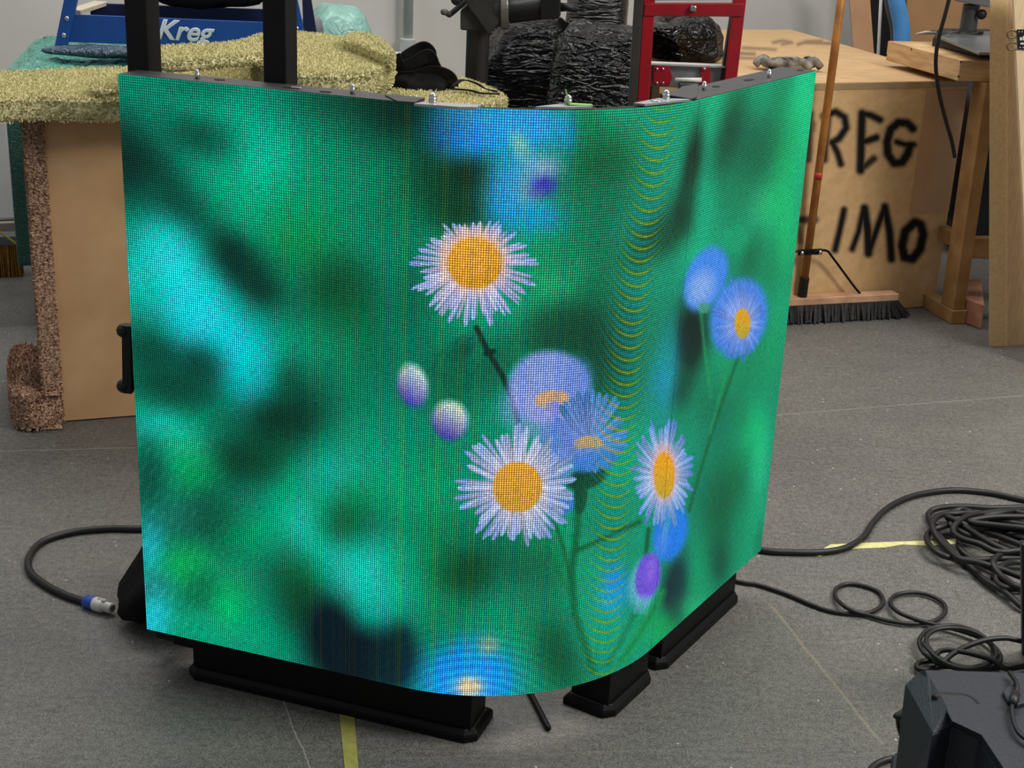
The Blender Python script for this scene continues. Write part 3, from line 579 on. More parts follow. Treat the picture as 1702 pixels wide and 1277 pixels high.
# heavy pile of cable
loops = [
 ([(760, 200), (560, 205), (380, 195), (230, 205), (165, 240), (180, 300), (230, 380), (330, 490), (430, 580), (520, 660), (640, 730), (760, 830)], .0),
 ([(760, 300), (560, 270), (440, 235), (370, 215), (300, 235), (215, 260), (200, 300), (260, 310), (340, 300), (450, 330), (600, 380), (760, 440)], .012),
 ([(760, 290), (600, 250), (470, 240), (340, 240), (240, 250), (190, 290), (195, 350), (250, 430), (350, 520), (470, 545), (620, 590), (760, 640)], .02),
 ([(760, 520), (620, 520), (480, 530), (380, 525), (260, 505), (180, 450), (152, 395), (175, 350), (240, 325), (330, 300), (470, 300), (620, 330), (760, 370)], .01),
 ([(760, 345), (600, 325), (480, 330), (390, 310), (340, 285), (280, 265), (400, 330), (500, 395), (600, 450), (690, 480), (760, 490)], .026),
 ([(760, 240), (650, 225), (500, 240), (400, 260), (330, 310), (320, 360), (380, 400), (480, 430), (560, 470), (640, 480), (760, 470)], .03),
 ([(760, 485), (650, 490), (590, 510), (565, 550), (590, 600), (640, 650), (700, 690), (760, 705)], .022),
 ([(760, 545), (680, 545), (620, 570), (590, 620), (590, 670), (650, 705), (760, 712)], .012),
 ([(760, 420), (640, 360), (520, 345), (420, 370), (360, 410), (355, 450), (400, 500), (500, 555), (600, 600)], .004),
 ([(760, 215), (620, 235), (520, 260), (640, 290), (760, 310)], .032), ([(760, 260), (560, 262), (420, 290), (560, 310), (760, 330)], .038), ([(760, 395), (600, 345), (480, 300), (380, 285), (300, 310), (420, 380), (600, 420)], .016),
 ([(560, 640), (620, 650), (700, 705), (760, 716)], .0)]
for k, (pts, hh) in enumerate(loops):
    pts = list(pts)
    if pts[0][0] == 760: pts = [(1000, pts[0][1] + 20 * math.sin(k)), (860, pts[0][1] + 6)] + pts
    if pts[-1][0] == 760: pts = pts + [(860, pts[-1][1] + 4), (1000, pts[-1][1] - 10)]
    loops[k] = cable(C8(pts), .009, [hh + .004 * math.sin(i * 1.7 + k) + .004 for i in range(len(pts))], 7)
mm = MB()
for L_ in loops: mm.tube(L_, .0074, 10)
solo(mm, 'cable_coil', RUBBER, 'large tangled heap of thick black cable on the floor at the right edge', 'cable', smooth=True)
# thinner cable with two loops
c2 = [(1180, 955), (1232, 968), (1262, 973), (1310, 989), (1350, 1006), (1385, 1017), (1430, 1021), (1458, 1013), (1468, 1000), (1460, 984), (1435, 974), (1408, 971), (1390, 979), (1390, 995), (1410, 1012), (1440, 1022), (1475, 1032), (1515, 1037), (1550, 1033), (1570, 1020), (1568, 1003), (1545, 990), (1515, 985), (1488, 990), (1480, 1003), (1492, 1017), (1520, 1029), (1560, 1040), (1600, 1050), (1640, 1066), (1662, 1088), (1655, 1108), (1620, 1115), (1570, 1106), (1538, 1088), (1528, 1066), (1545, 1046), (1585, 1040), (1625, 1052), (1650, 1078), (1645, 1100), (1612, 1110), (1572, 1100), (1546, 1080), (1540, 1060), (1560, 1046), (1600, 1046), (1636, 1060), (1656, 1086), (1640, 1106), (1600, 1112), (1560, 1096), (1534, 1070)]
hs = [0] * 13 + [.004, .010] + [.002] * 9 + [.004, .009, .010] + [.004 + .0012 * k for k in range(len(c2) - 27)]
solo(MB().tube(cable(c2, .0055, hs, 7), .0046, 10), 'signal_cable', RUBBER, 'thinner black cable making two open loops on the floor, then a small coil', 'cable', smooth=True)
c3 = C8([(775, 1042), (740, 1036), (700, 1028), (640, 1018), (520, 1030), (400, 1070), (310, 1120), (250, 1170), (200, 1160), (220, 1110), (270, 1092), (350, 1100), (450, 1120), (560, 1155), (620, 1200), (660, 1210), (700, 1204), (745, 1196), (780, 1192)])
solo(MB().tube(cable(c3, .0065, [.034, .035, .037, .04, .04, .037, .034, .028, .018, .028, .034, .037, .04, .036, .026, .016, .008, .006, .006], 8), .0055, 10), 'signal_cable', RUBBER, 'black cable crossing over the small coil behind the black case', 'cable', smooth=True)
c4 = C8([(620, 1195), (500, 1215), (350, 1200), (250, 1195), (150, 1215), (95, 1208), (95, 1180), (140, 1162), (250, 1160)])
o = MB().tube(cable(c4, .0055, [.006] * 9, 8), .0055, 10); o4 = thing('signal_cable', 'short black cable with a white paper tag at the back edge of the black case', 'cable', tuple(at(1540, 1108, 0)))
o.build('cable', RUBBER, o4, smooth=True)
a, b, c_, d_ = (at(*q, .016) for q in C8([(253, 1162), (345, 1185), (330, 1196), (253, 1192)]))
MB().loft([v - Vector((0, 0, .0006)) for v in (a, d_, c_, b)], [a, d_, c_, b]).build('paper_tag', mat('white_paper', (238, 238, 234), .7), o4)

# ================================================================ MOULDED CASE (bottom right)
CASEM = mat('case_plastic', (38, 42, 50), .5, 0, .12, 160, bump=.25, bscale=420, spec=.45)
CZ = .30
def c7(x, y): return (1480 + x / 6.829, 1090 + y / 6.829)
case = thing('equipment_case', 'black moulded plastic case with chamfered corner and recessed grip, bottom right corner', 'case', tuple(at(1600, 1200, 0)))
def P7(x, y, z=CZ): return at(*c7(x, y), z)
m = MB()
top = [(370, 160), (1720, 215), (1760, 1500), (1290, 1300), (1020, 900), (700, 740), (560, 700), (480, 420), (400, 200)]
# body: footprint follows the visible top outline, walls drop to the floor
outer = [(330, 185), (1760, 200), (1900, 1700), (760, 1700), (470, 900), (160, 330), (165, 300)]
tp = [P7(*q) for q in [(390, 165), (1790, 215), (1900, 1800), (1500, 1800), (1290, 1290), (1030, 900), (700, 745), (640, 600), (430, 240)]]
side = [P7(*q, CZ - .02) for q in [(330, 180), (1800, 200), (1950, 1900), (1450, 1900), (1240, 1330), (1000, 960), (700, 800), (480, 900), (165, 330)]]
lowr = [Vector((v.x, v.y, .004)) for v in side]; lowr = [v + (Vector((.02, .03, 0)) if i == 8 else Vector((0, 0, 0))) for i, v in enumerate(lowr)]
m.loft([v for v in side[::-1]], [v for v in tp[::-1]]); m.loft(lowr[::-1], [v - Vector((0, 0, .0005)) for v in side[::-1]])
m.build('shell', CASEM, case, bevel=.005, seg=3)
g = [P7(*q, CZ + .0008) for q in ((500, 455), (560, 425), (700, 428), (850, 440), (940, 480), (1000, 540))]
MB().tube([v - Vector((0, 0, .0042)) for v in smoothpath(g, 6)], .0048, 10).build('grip_recess', mat('recess_black', (8, 8, 9), .7), case, smooth=True)
rc = [P7(*q, CZ + .0012) for q in ((1300, 400), (1400, 350), (1560, 350), (1560, 560), (1420, 600), (1330, 560), (1270, 450))]
MB().loft([v - Vector((0, 0, .002)) for v in rc[::-1]], [v + Vector((0, 0, .006)) for v in rc[::-1]]).build('latch_pad', CASEM, case, bevel=.002)
# lower wheel housing with side loop
hl = [at(*q, .09) for q in ((1483, 1255), (1500, 1243), (1520, 1240), (1545, 1300), (1478, 1300))]
MB().loft([Vector((v.x, v.y, .003)) for v in hl[::-1]], hl[::-1]).build('wheel_housing', CASEM, case, bevel=.005, seg=3)
MB().bar(P7(260, 800, .2), P7(180, 1150, .13), .012, .02).build('side_clip', BLACKP, case, bevel=.003)
cb = [at(*c7(x, y), z) for x, y, z in ((230, 590, .17), (150, 640, .16), (60, 690, .15), (120, 655, .17), (240, 665, .18))]
cc_ = [at(*c7(x, y), z) for x, y, z in ((260, 680, .18), (160, 700, .17), (100, 730, .15), (110, 860, .12), (170, 990, .09), (200, 1010, .09))]
o = MB().tube(smoothpath([at(*c7(x, y), z) for x, y, z in ((260, 560, .15), (180, 600, .155), (130, 645, .16), (60, 690, .165), (140, 700, .17), (260, 710, .18))], 6), .0045, 8)
o.tube(smoothpath([at(*c7(x, y), z) for x, y, z in ((90, 690, .16), (95, 780, .14), (120, 880, .12), (170, 990, .10), (200, 1010, .10))], 6), .0045, 8)
solo(o, 'signal_cable', RUBBER, 'short black cable looped out at the left side of the black case', 'cable', smooth=True)
o = MB().tube(cable([(1440, 1290), (1455, 1272), (1478, 1262), (1500, 1262)], .006, None, 8), .006, 10)
solo(o, 'signal_cable', RUBBER, 'bit of black cable at the bottom edge of the photo by the black case', 'cable', smooth=True)
wpts = [(1350, 190, .31), (1400, 260, .312), (1440, 340, .314), (1420, 460, .312), (1385, 540, .31), (1380, 640, .31), (1400, 760, .31), (1460, 880, .31), (1560, 960, .31), (1700, 1040, .31)]
wr = MB().tube(smoothpath([P7(x, y, z) for x, y, z in wpts], 6), .0035, 8)
wr.tube([P7(1420, 440, .312), P7(1385, 550, .312)], .007, 10)
solo(wr, 'signal_cable', RUBBER, 'thin black lead draped across the top of the black case', 'cable', smooth=True)
# dark upright panel at the very right edge
q0, q1 = onv(1697, 905, (.815, 2.08, 0), 60), onv(1699, 1112, (.815, 2.08, 0), 60)
zt = q0.z; bd = Vector((math.cos(math.radians(60)), math.sin(math.radians(60)), 0))
pn = MB(); base0 = q0 + (q1 - q0) * (q0.z / (q0.z - q1.z)); fo = [Vector(v) for v in ((0, 0, 0), (.35, -.08, 0), (.35, -.06, 0), (0.004, .02, 0))]; pn.loft([base0 + v for v in fo], [q0 + v for v in fo])
solo(pn, 'panel', mat('navy_panel', (16, 22, 34), .4, 0, .1, 30), 'dark upright panel cut off by the right edge of the photo', 'panel', bevel=.003)

# ================================================================ FLOOR TAPES
YT = mat('masking_tape', (150, 150, 74), .7, 0, .12, 60, bump=.1); YT2 = mat('masking_tape_pale', (204, 202, 136), .7, 0, .12, 60, bump=.1)
def tape(poly, m_, label):
    solo(MB().prism([tuple(at(*q).xy) for q in poly], .0003, .0012), 'floor_tape', m_, label, 'tape')
tape([(564, 1188), (570, 1186), (577, 1190), (582, 1187), (589, 1192), (592, 1230), (597, 1290), (574, 1290), (568, 1230)], YT, 'strip of yellow tape on the concrete in front of the left floor beam')
tape([(1352, 923), (1380, 906), (1440, 903), (1500, 901), (1560, 899), (1592, 896), (1592, 905), (1540, 908), (1500, 906), (1470, 911), (1420, 913), (1385, 915), (1362, 926)], YT2, 'long strip of pale yellow tape running under the cables at right')

# ================================================================ CARPETED STAND (left)
def fuzzy(poly, z0, z1, inset=.014, blade=.012, dens=26000, seed=1, w=.0032, smooth=5, top=True, warp=None):
    P = [p.xy.copy() for p in smoothpath([Vector((p[0], p[1], 0)) for p in poly], smooth, True)] if smooth else [Vector(p[:2]) for p in poly]
    if sum(a.x * b.y - b.x * a.y for a, b in zip(P, P[1:] + P[:1])) < 0: P = P[::-1]
    n = len(P); nor = []
    for i in range(n):
        t = (P[(i + 1) % n] - P[i - 1]); t.normalize(); nor.append(Vector((t.y, -t.x)))
    m = MB(); rings = []
    for off, z in ((-inset, z0), (-.003, z0 + inset * .5), (0, (z0 + z1) / 2), (-.003, z1 - inset * .5), (-inset, z1)):
        rings.append([Vector((p.x + q.x * off, p.y + q.y * off, z)) for p, q in zip(P, nor)])
    vs = [v for r in rings for v in r]; fs = [(k * n + i, k * n + (i + 1) % n, (k + 1) * n + (i + 1) % n, (k + 1) * n + i) for k in range(4) for i in range(n)]
    fs.append(tuple(range(n))[::-1]); fs.append(tuple(4 * n + i for i in range(n))); m.add(vs, fs)
    rg = np.random.default_rng(seed); A = np.array([p[:] for p in P]); Bq = np.roll(A, -1, 0)
    pts = []
    if top:
        lo, hi = A.min(0), A.max(0); k = int((hi - lo).prod() * dens); X = rg.uniform(lo, hi, (k, 2)); ins = np.zeros(k, bool)
        for a_, b_ in zip(A, Bq):
            c_ = (a_[1] > X[:, 1]) != (b_[1] > X[:, 1]); xx = (b_[0] - a_[0]) * (X[:, 1] - a_[1]) / (b_[1] - a_[1] + 1e-12) + a_[0]; ins ^= c_ & (X[:, 0] < xx)
        pts += [((x, y, z1), (0, 0, 1)) for x, y in X[ins]]
    L_ = np.hypot(*(Bq - A).T)
    for i in range(n):
        for _ in range(rg.poisson(L_[i] * (z1 - z0) * dens * 1.3)):
            u = rg.uniform(); z = rg.uniform(z0, z1); q = A[i] * (1 - u) + Bq[i] * u; k = (z - z0) / (z1 - z0)
            pts.append(((q[0] - nor[i].x * .002, q[1] - nor[i].y * .002, z), (nor[i].x, nor[i].y, .9 * (k - .35))))
    vs = []; fs = []
    for p, nn in pts:
        nn = np.array(nn) + rg.normal(0, .45, 3); nn /= np.linalg.norm(nn) + 1e-9; s = np.cross(nn, rg.normal(0, 1, 3)); s /= np.linalg.norm(s) + 1e-9
        p = np.array(p); L2 = blade * rg.uniform(.6, 1.25); b = len(vs); ww = w * rg.uniform(.7, 1.3)
        vs += [p - s * ww - nn * .002, p + s * ww - nn * .002, p + nn * L2 + s * ww * .35, p + nn * L2 - s * ww * .35]; fs.append((b, b + 1, b + 2, b + 3))
    m.add(vs, fs)
    if warp:
        m.v = [v + Vector((0, 0, warp(v))) for v in m.v]
    return m
OLIVE = mat('olive_carpet', (232, 226, 182), .9, 0, 0, 150, col2=(176, 168, 118), spec=.1, detail=3)
BROWNC = mat('brown_carpet', (214, 178, 150), .9, 0, 0, 170, col2=(116, 86, 68), spec=.1, detail=3)
MDF = mat('mdf', (208, 170, 126), .7, 0, .1, 5, col2=(190, 151, 107), bump=.04, bscale=200, spec=.25)
mb0, mb1 = at(100, 703), at(228, 693); md = (mb1 - mb0).normalized(); mn = Vector((-md.y, md.x, 0))
unit = thing('carpeted_stand', 'tall stand with bare fibreboard side and brown carpeted edge under the olive carpet slabs', 'stand', (mb0.x, mb0.y, 0))
HT = .805
MB().prism([tuple((mb0 + md * a + mn * b).xy) for a, b in ((.0, 0), (1.08, 0), (1.08, .018), (.0, .018))], .004, HT).build('side_panel', MDF, unit, bevel=.001)
MB().prism([tuple((mb0 + md * a + mn * b).xy) for a, b in ((.02, .34), (1.08, .34), (1.08, .358), (.02, .358))], .004, HT).build('rear_panel', MDF, unit, bevel=.001)
ec = [mb0 + md * a + mn * b for a, b in ((-.036, -.014), (.010, -.014), (.010, -.001), (-.002, -.001), (-.002, .36), (-.036, .36))]
bt = [(v.x, v.y) for v in ec]
fz = fuzzy(bt, .005, HT, .008, .007, 42000, 4, .0022, 0, False); fz.build('carpeted_edge', BROWNC, unit)
ft = [mb0 + md * a + mn * b for a, b in ((-.108, -.03), (.006, -.03), (-.04, .0), (-.04, .34), (-.112, .34))]
fuzzy([(v.x, v.y) for v in ft], .004, .098, .02, .008, 36000, 6, .0025, 3).build('carpeted_foot', BROWNC, unit)
# slabs
def slab(name, px, z1, th, label, seed, z_off=0, par=None, group=None, warp=None, bl=.0065):
    poly = [tuple(at(x, y, z1).xy) for x, y in px]
    return solo(fuzzy(poly, z1 - th, z1,   .014, bl, 52000, seed, .0023, 4, True, warp), name, OLIVE, label, 'carpet slab', group=group)
slab('carpet_slab', [(-60, 164), (60, 163), (150, 166), (196, 165), (330, 163), (700, 176), (800, 176), (838, 168), (838, 158), (800, 140), (752, 127), (640, 118), (400, 110), (230, 112), (100, 115), (40, 119), (-60, 124)], .868, .055, 'long olive carpet slab lying flat along the top of the bare-sided stand', 11)
# raised rim round the cut-out at the display's left corner
slab('carpet_slab', [(150, 142), (175, 134), (215, 128), (262, 126), (262, 133), (215, 141), (170, 148)], .892, .022, 'small olive carpet piece beside the cut-out at the display’s top left corner', 12)
slab('carpet_slab', [(262, 100), (300, 102), (360, 97), (432, 91), (452, 86), (450, 74), (430, 60), (405, 66), (370, 72), (300, 75), (262, 80)], .985, .026, 'olive carpet slab between the two black posts, tilted up over a dark gap', 13, warp=None)
slab('carpet_slab', [(432, 108), (480, 122), (550, 125), (610, 122), (645, 110), (654, 98), (640, 84), (600, 70), (560, 60), (500, 54), (440, 56), (420, 62), (415, 80)], .955, .055, 'big round-ended olive carpet slab to the right of the second black post', 14)
slab('carpet_slab', [(573, 60), (600, 54), (622, 60), (645, 74), (656, 90), (645, 92), (625, 84), (600, 74), (580, 68)], .985, .034, 'thin curved olive carpet rim on top of the round-ended slab', 15)
# black strap on the slabs
STR = mat('black_webbing', (15, 15, 17), .8, 0, .25, 120, bump=.15, bscale=200, spec=.2)
zs = .868
st = thing('webbing_strap', 'black webbing strap heaped in a pile on the olive carpet slab', 'strap', tuple(at(720, 150, zs)))
def ribbon(pts, w, th=.003, up=(0, 0, 1)):
    P = smoothpath(pts, 6); m = MB(); up = Vector(up)
    for i in range(len(P) - 1):
        pass
    L4 = []
    for i, p in enumerate(P):
        d = (P[min(i + 1, len(P) - 1)] - P[max(i - 1, 0)]).normalized(); a = up.cross(d)
        a = a.normalized() if a.length > 1e-3 else Vector((1, 0, 0)); b = d.cross(a)
        L4.append([p + a * w / 2 * x + b * th / 2 * y for x, y in ((-1, -1), (1, -1), (1, 1), (-1, 1))])
    vs = [v for q in L4 for v in q]; n = len(L4)
    fs = [(4 * i + k, 4 * i + (k + 1) % 4, 4 * i + 4 + (k + 1) % 4, 4 * i + 4 + k) for i in range(n - 1) for k in range(4)] + [(3, 2, 1, 0), (4 * n - 4, 4 * n - 3, 4 * n - 2, 4 * n - 1)]
    return m.add(vs, fs)
YS = at(720, 150, zs).y
def S(x, y, dy=0): return atY(x, y, YS + dy)
hp = MB()
for pts, w_, up in (
    ([S(650, 96), S(664, 108, .01), S(672, 96, .02), S(690, 84, .03), S(706, 78, .03), S(716, 88, .02), S(714, 104, .01)], .030, (0, 1, .3)),
    ([S(655, 92), S(668, 112), S(690, 104), S(712, 92), S(722, 110), S(735, 132), S(748, 148)], .034, (.2, 1, .3)),
    ([S(662, 130), S(690, 128), S(720, 120), S(745, 128), S(750, 145)], .040, (0, 1, .5)),
    ([S(645, 140), S(668, 150), S(700, 150), S(735, 148), S(752, 140)], .034, (0, 1, .6)),
    ([S(660, 118, .02), S(680, 108, .02), S(700, 112, .02), S(722, 125, .02)], .034, (0, 1, .5))):
    hp.add(*[(m.v, m.f) for m in (ribbon(pts, w_, .005, up),)][0])
hp.build('webbing', STR, st)
lump((S(700, 140, .015)), (.165, .09, .07), .8, 14, .016, 16, 5).build('bundle', STR, st, smooth=True)
MB().add(*[(m.v, m.f) for m in (ribbon([at(752, 144, zs + .03), at(768, 133, zs + .045), at(790, 138, zs + .03), at(808, 148, zs + .012), at(826, 152, zs + .006)], .014, .003),)][0]).build('loose_end', STR, st)
MB().add(*[(m.v, m.f) for m in (ribbon([at(752, 148, zs + .012), at(780, 150, zs + .012), at(800, 155, zs + .012), at(830, 156, zs + .012)], .012, .003),)][0]).build('loose_end', STR, st)
MB().add(*[(m.v, m.f) for m in (ribbon([at(648, 148, zs + .012), at(620, 149, zs + .012), at(590, 149, zs + .012), at(560, 146, zs + .012)], .010, .003),)][0]).build('loose_end', STR, st)

# ================================================================ WRAPPED STACK, BLUE STAND
GREENF = film('green_stretch_film', (14, 74, 64), .22, 60, (.6, .6, 3), .5, .4); TEALF = film('teal_clear_film', (84, 156, 138), .18, 26, (1, 1, 1), 1.0, .4, dist=.03)
ga, gb = at(10, 118, .80), at(60, 65, .80); sd = Vector((.93, .36, 0)).normalized()
gl = [ga, ga + sd * .97, ga + sd * .97 + (gb - ga), gb]
ws = thing('wrapped_stack', 'tall stack wrapped in dark green film, topped with teal film, behind the carpeted stand', 'wrapped stack', (ga.x, ga.y, 0))
# visible left end: the stack narrows below the overhanging top
inn = [v + sd * .06 for v in (gl[0], gl[3])]
bodyp = [gl[0] - sd * .012, gl[1], gl[2], gl[3] - sd * .012]
MB().prism([tuple(v.xy) for v in bodyp], .20, .79).build('wrapped_load', GREENF, ws, bevel=.01)
MB().prism([tuple(v.xy) for v in gl], .785, .80).build('top_board', mat('dark_board', (30, 62, 56), .6), ws, bevel=.002)
def filmtop():
    from mathutils import noise
    m = MB(); nx, ny = 90, 40; vs = []
    for j in range(ny + 1):
        for i in range(nx + 1):
            p = gl[0] + (gl[1] - gl[0]) * (i / nx) + (gl[3] - gl[0]) * (j / ny); e = min(i, nx - i, j, ny - j) / 4.0
            h = abs(noise.noise(p * 9)) * .028 + abs(noise.noise(p * 24)) * .018; vs.append(Vector((p.x, p.y, .8015 + h * min(1, e))))
    m.add(vs, [(j * (nx + 1) + i, j * (nx + 1) + i + 1, (j + 1) * (nx + 1) + i + 1, (j + 1) * (nx + 1) + i) for j in range(ny) for i in range(nx)])
    return m
filmtop().build('film_sheet', TEALF, ws, smooth=True)
pz = MB()
for a_ in (.045, .5, .88): pz.box(gl[0] + sd * a_ + (gb - ga) * .5 + Vector((0, 0, .075 - gl[0].z)), (.09, .6, .15), math.degrees(math.atan2(sd.y, sd.x)))
pz.prism([tuple((gl[0] + sd * a_ + (gb - ga) * b_).xy) for a_, b_ in ((.03, .0), (.94, .0), (.94, 1), (.03, 1))], .15, .19)
pz.build('pallet', mat('grey_pallet_wood', (120, 104, 90), .8, 0, .2, 20, stretch=(8, 8, 1)), ws, bevel=.003)
# navy film bag lying on it
bg_ = at(175, 95, .82); solo(lump((bg_.x + .02, bg_.y - .03, .842), (.40, .12, .034), .9, 18, .010, 14, 9, .806, 12), 'film_bundle', film('navy_film', (58, 80, 96), .15, 26, (1, 1, 1), .9, .4), 'crumpled navy plastic film lying under the blue stand', 'plastic film', smooth=True)
# teal wrapped lump behind
tl = atY(560, 60, 5.82); tz = atY(560, 8, 5.82).z; solo(lump((tl.x, tl.y, tz / 2), (.38, .32, tz), .62, 24, .012, 6, 7, .002, 20, lambda v: Vector((v.x * (1.25 - .55 * max(0, (v.z + .3) / .8)), v.y, v.z))), 'wrapped_bundle', film('pale_teal_film', (134, 182, 170), .28, 9, (1, 1, 1), .6, .2), 'pale teal film-wrapped bundle standing behind the round-ended carpet slab', 'wrapped bundle', smooth=True)

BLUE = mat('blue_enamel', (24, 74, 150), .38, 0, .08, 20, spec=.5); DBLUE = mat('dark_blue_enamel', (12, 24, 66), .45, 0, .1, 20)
bs = at(100, 86, .815); BA = 10
def Bp(x, y, d=0): return onv(x, y, (bs.x, bs.y + d, 0), BA)
blue = thing('tool_stand', 'blue steel tool stand with white lettering on its tray, on the teal film', 'tool stand', tuple(bs))
q = [(118, -60), (142, -60), (111, 82), (108, 87), (94, 86), (90, 80)]
bn = Vector((-math.sin(math.radians(BA)), math.cos(math.radians(BA)), 0))
fa = [Bp(*v) for v in q]; leg1 = MB().loft(fa, [v + bn * .03 for v in fa]).build('leg', BLUE, blue, bevel=.002)
fa = [Bp(*v) for v in [(462, -60), (482, -60), (507, 56), (509, 88), (490, 88), (483, 50)]]; leg2 = MB().loft(fa, [v + bn * .03 for v in fa]).build('leg', BLUE, blue, bevel=.002)
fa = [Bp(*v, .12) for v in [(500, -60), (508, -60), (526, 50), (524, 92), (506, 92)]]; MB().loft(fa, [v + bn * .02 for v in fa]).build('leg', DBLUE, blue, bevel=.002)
fa = [Bp(*v, .02) for v in [(123, 24), (487, 39), (487, 84), (114, 70)]]; tray = MB().loft(fa, [v + bn * .012 for v in fa]).build('tray_front', BLUE, blue, bevel=.002)
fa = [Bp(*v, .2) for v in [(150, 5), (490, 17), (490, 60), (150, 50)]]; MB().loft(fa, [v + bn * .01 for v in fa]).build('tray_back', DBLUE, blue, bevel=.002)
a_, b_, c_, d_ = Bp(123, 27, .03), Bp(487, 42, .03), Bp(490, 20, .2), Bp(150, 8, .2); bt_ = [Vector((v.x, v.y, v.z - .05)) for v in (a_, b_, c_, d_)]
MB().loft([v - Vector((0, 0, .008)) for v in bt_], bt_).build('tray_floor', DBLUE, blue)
for (x, y) in ((111, 31), (106, 59), (484, 16), (493, 48)):
    p = Bp(x, y, -.002); MB().ball(p, .008, 12, (1, .5, 1)).build('bolt', CHROME, leg1 if x < 300 else leg2, smooth=True)
pt = (Bp(304, 53, .018)); me = text_mesh('Kreg', .087, .32, .0024, .0006); place_text(me, 'lettering', mat('white_print', (214, 218, 222), .5), tray, pt, BA, -2.3)
ww_ = Bp(165, 0, .12); MB().bar(Bp(122, 20, .05), Bp(168, 5, .22), .05, .012).build('wooden_strip', wood('pale_strip', (200, 190, 170), (170, 158, 136)), blue)
cl = Bp(345, -6, .10); solo(lump((cl.x, cl.y, cl.z + .03), (.36, .08, .14), .6, 16, .012, 9, 4, None, BA), 'black_bag', CANVAS, 'black cloth bag resting in the tray of the blue tool stand', 'bag', smooth=True)
fb = atY(518, 40, 5.5); solo(MB().tube([Vector((fb.x, fb.y, .0)), Vector((fb.x, fb.y, fb.z - .02)), Vector((fb.x, fb.y, fb.z + .015)), Vector((fb.x, fb.y, fb.z + .03))], [.045, .045, .038, .02], 20), 'canister', mat('grey_canister', (118, 120, 122), .6), 'grey rounded canister just behind the blue stand’s right leg', 'canister', smooth=True)

# ================================================================ far left: broom, strap, boards
yb = Vector(at(14, 462)); yb.z = 0
yl = thing('yellow_broom', 'push broom with yellow bristles and grey head at the left edge', 'broom', tuple(yb))
yd = Vector((math.cos(.3), math.sin(.3), 0)); yn = Vector((-yd.y, yd.x, 0)); yz = at(40, 415, .13)
hd = MB(); hd.prism([tuple((yb + yd * a + yn * b).xy) for a, b in ((-.45, 0), (.055, 0), (.055, .07), (-.45, .07))], .115, .15); hd.build('head', mat('grey_broom_head', (96, 98, 100), .6), yl, bevel=.004)
bm_ = MB()
for i in range(110):
    for j in range(4):
        p = yb + yd * (-.44 + .49 * i / 110) + yn * (.006 + .018 * j) + Vector((random.uniform(-.002, .002), 0, 0)); bm_.bar(p + Vector((random.uniform(-.004, .004), random.uniform(-.006, .006), .001)), p + Vector((0, 0, .118)), .0035, .0035)
bm_.build('bristles', mat('yellow_bristle', (140, 100, 20), .7, 0, .3, 60), yl)['kind'] = 'stuff'
s0_, s1_ = at(-20, 372, .25), at(38, 413, .16); solo(MB().bar(s0_, s1_, .02, .004).bar(s1_, s1_ + Vector((.02, .0, -.0)), .02, .004), 'lashing_strap', mat('yellow_strap', (168, 156, 60), .7), 'taut yellow strap slanting down behind the yellow broom', 'strap')
wb = at(12, 372); wb.z = 0; wdir = Vector((math.cos(.38), math.sin(.38), 0)); wnn = Vector((-wdir.y, wdir.x, 0))
e0 = at(36, 366, .12); e0.z = 0
pnl = MB().loft([Vector(((e0 + wdir * a + wnn * b).x, (e0 + wdir * a + wnn * b).y, .12)) for a, b in ((-1.0, 0), (0, 0), (0, .04), (-1.0, .04))], [Vector(((e0 + wdir * a + wnn * b).x, (e0 + wdir * a + wnn * b).y, .80)) for a, b in ((-1.0, .06), (-.045, .06), (-.045, .10), (-1.0, .10))])
wb_ = thing('white_sheet_board', 'white board with a soft fold leaning against the wall, left of the green stack', 'board', (e0.x, e0.y, 0))
pnl.build('board', mat('white_board', (214, 214, 212), .7, 0, .04, 3, bump=.2, bscale=2), wb_, bevel=.012)
MB().prism([tuple((e0 + wdir * a + wnn * b).xy) for a, b in ((-1, -.02), (-.01, -.02), (-.01, .1), (-1, .1))], 0, .118).build('bottom_batten', mat('pale_batten', (150, 142, 132), .7), wb_, bevel=.004)

# ================================================================ BLACK MACHINE ON A COLUMN
MT = mat('dark_cast_iron', (52, 52, 50), .5, .2, .2, 30, bump=.06); MY = 4.35
def Mq(x, y, d=0): return atY(x, y, MY + d)
mach = thing('tool_column', 'dark grey machine head with crank on a round column behind the strap pile', 'machine', (Mq(793, 130).x, MY, 0))
k = MY * 1.0 / FPX
cpt = Mq(793, 100); MB().cyl((cpt.x, MY, 0.03), (cpt.x, MY, Mq(793, 48).z), .035, 28).build('column', mat('column_steel', (58, 56, 52), .35, .6, .2, 8, stretch=(6, 6, 1)), mach, smooth=False, bevel=.002)
MB().cyl((cpt.x, MY, 0), (cpt.x, MY, .035), .16, 32).build('base_plate', MT, mach, bevel=.006)
fa = [Mq(x, y, -.05) for x, y in ((765, 18), (800, -12), (822, 2), (822, 52), (813, 54), (765, 50))]; MB().loft(fa, [v + Vector((0, .10, 0)) for v in fa]).build('clamp_block', MT, mach, bevel=.005)
fa = [Mq(x, y, -.07) for x, y in ((770, 0), (812, 58), (845, 20), (848, -30), (770, -30))]; MB().loft(fa, [v + Vector((0, .03, 0)) for v in fa]).build('head_plate', MT, mach, bevel=.004)
a_ = Mq(820, 14, -.02); b_ = Mq(846, 14, -.02); MB().tube([a_, b_], [.052, .058], 32).build('dial_housing', MT, mach, bevel=.003)
r_ = MB().tube([Mq(833, 14, -.022), Mq(845, 14, -.022)], [.061, .061], 36).build('dial_ring', mat('dial_steel', (132, 130, 124), .35, .6), mach, bevel=.002)
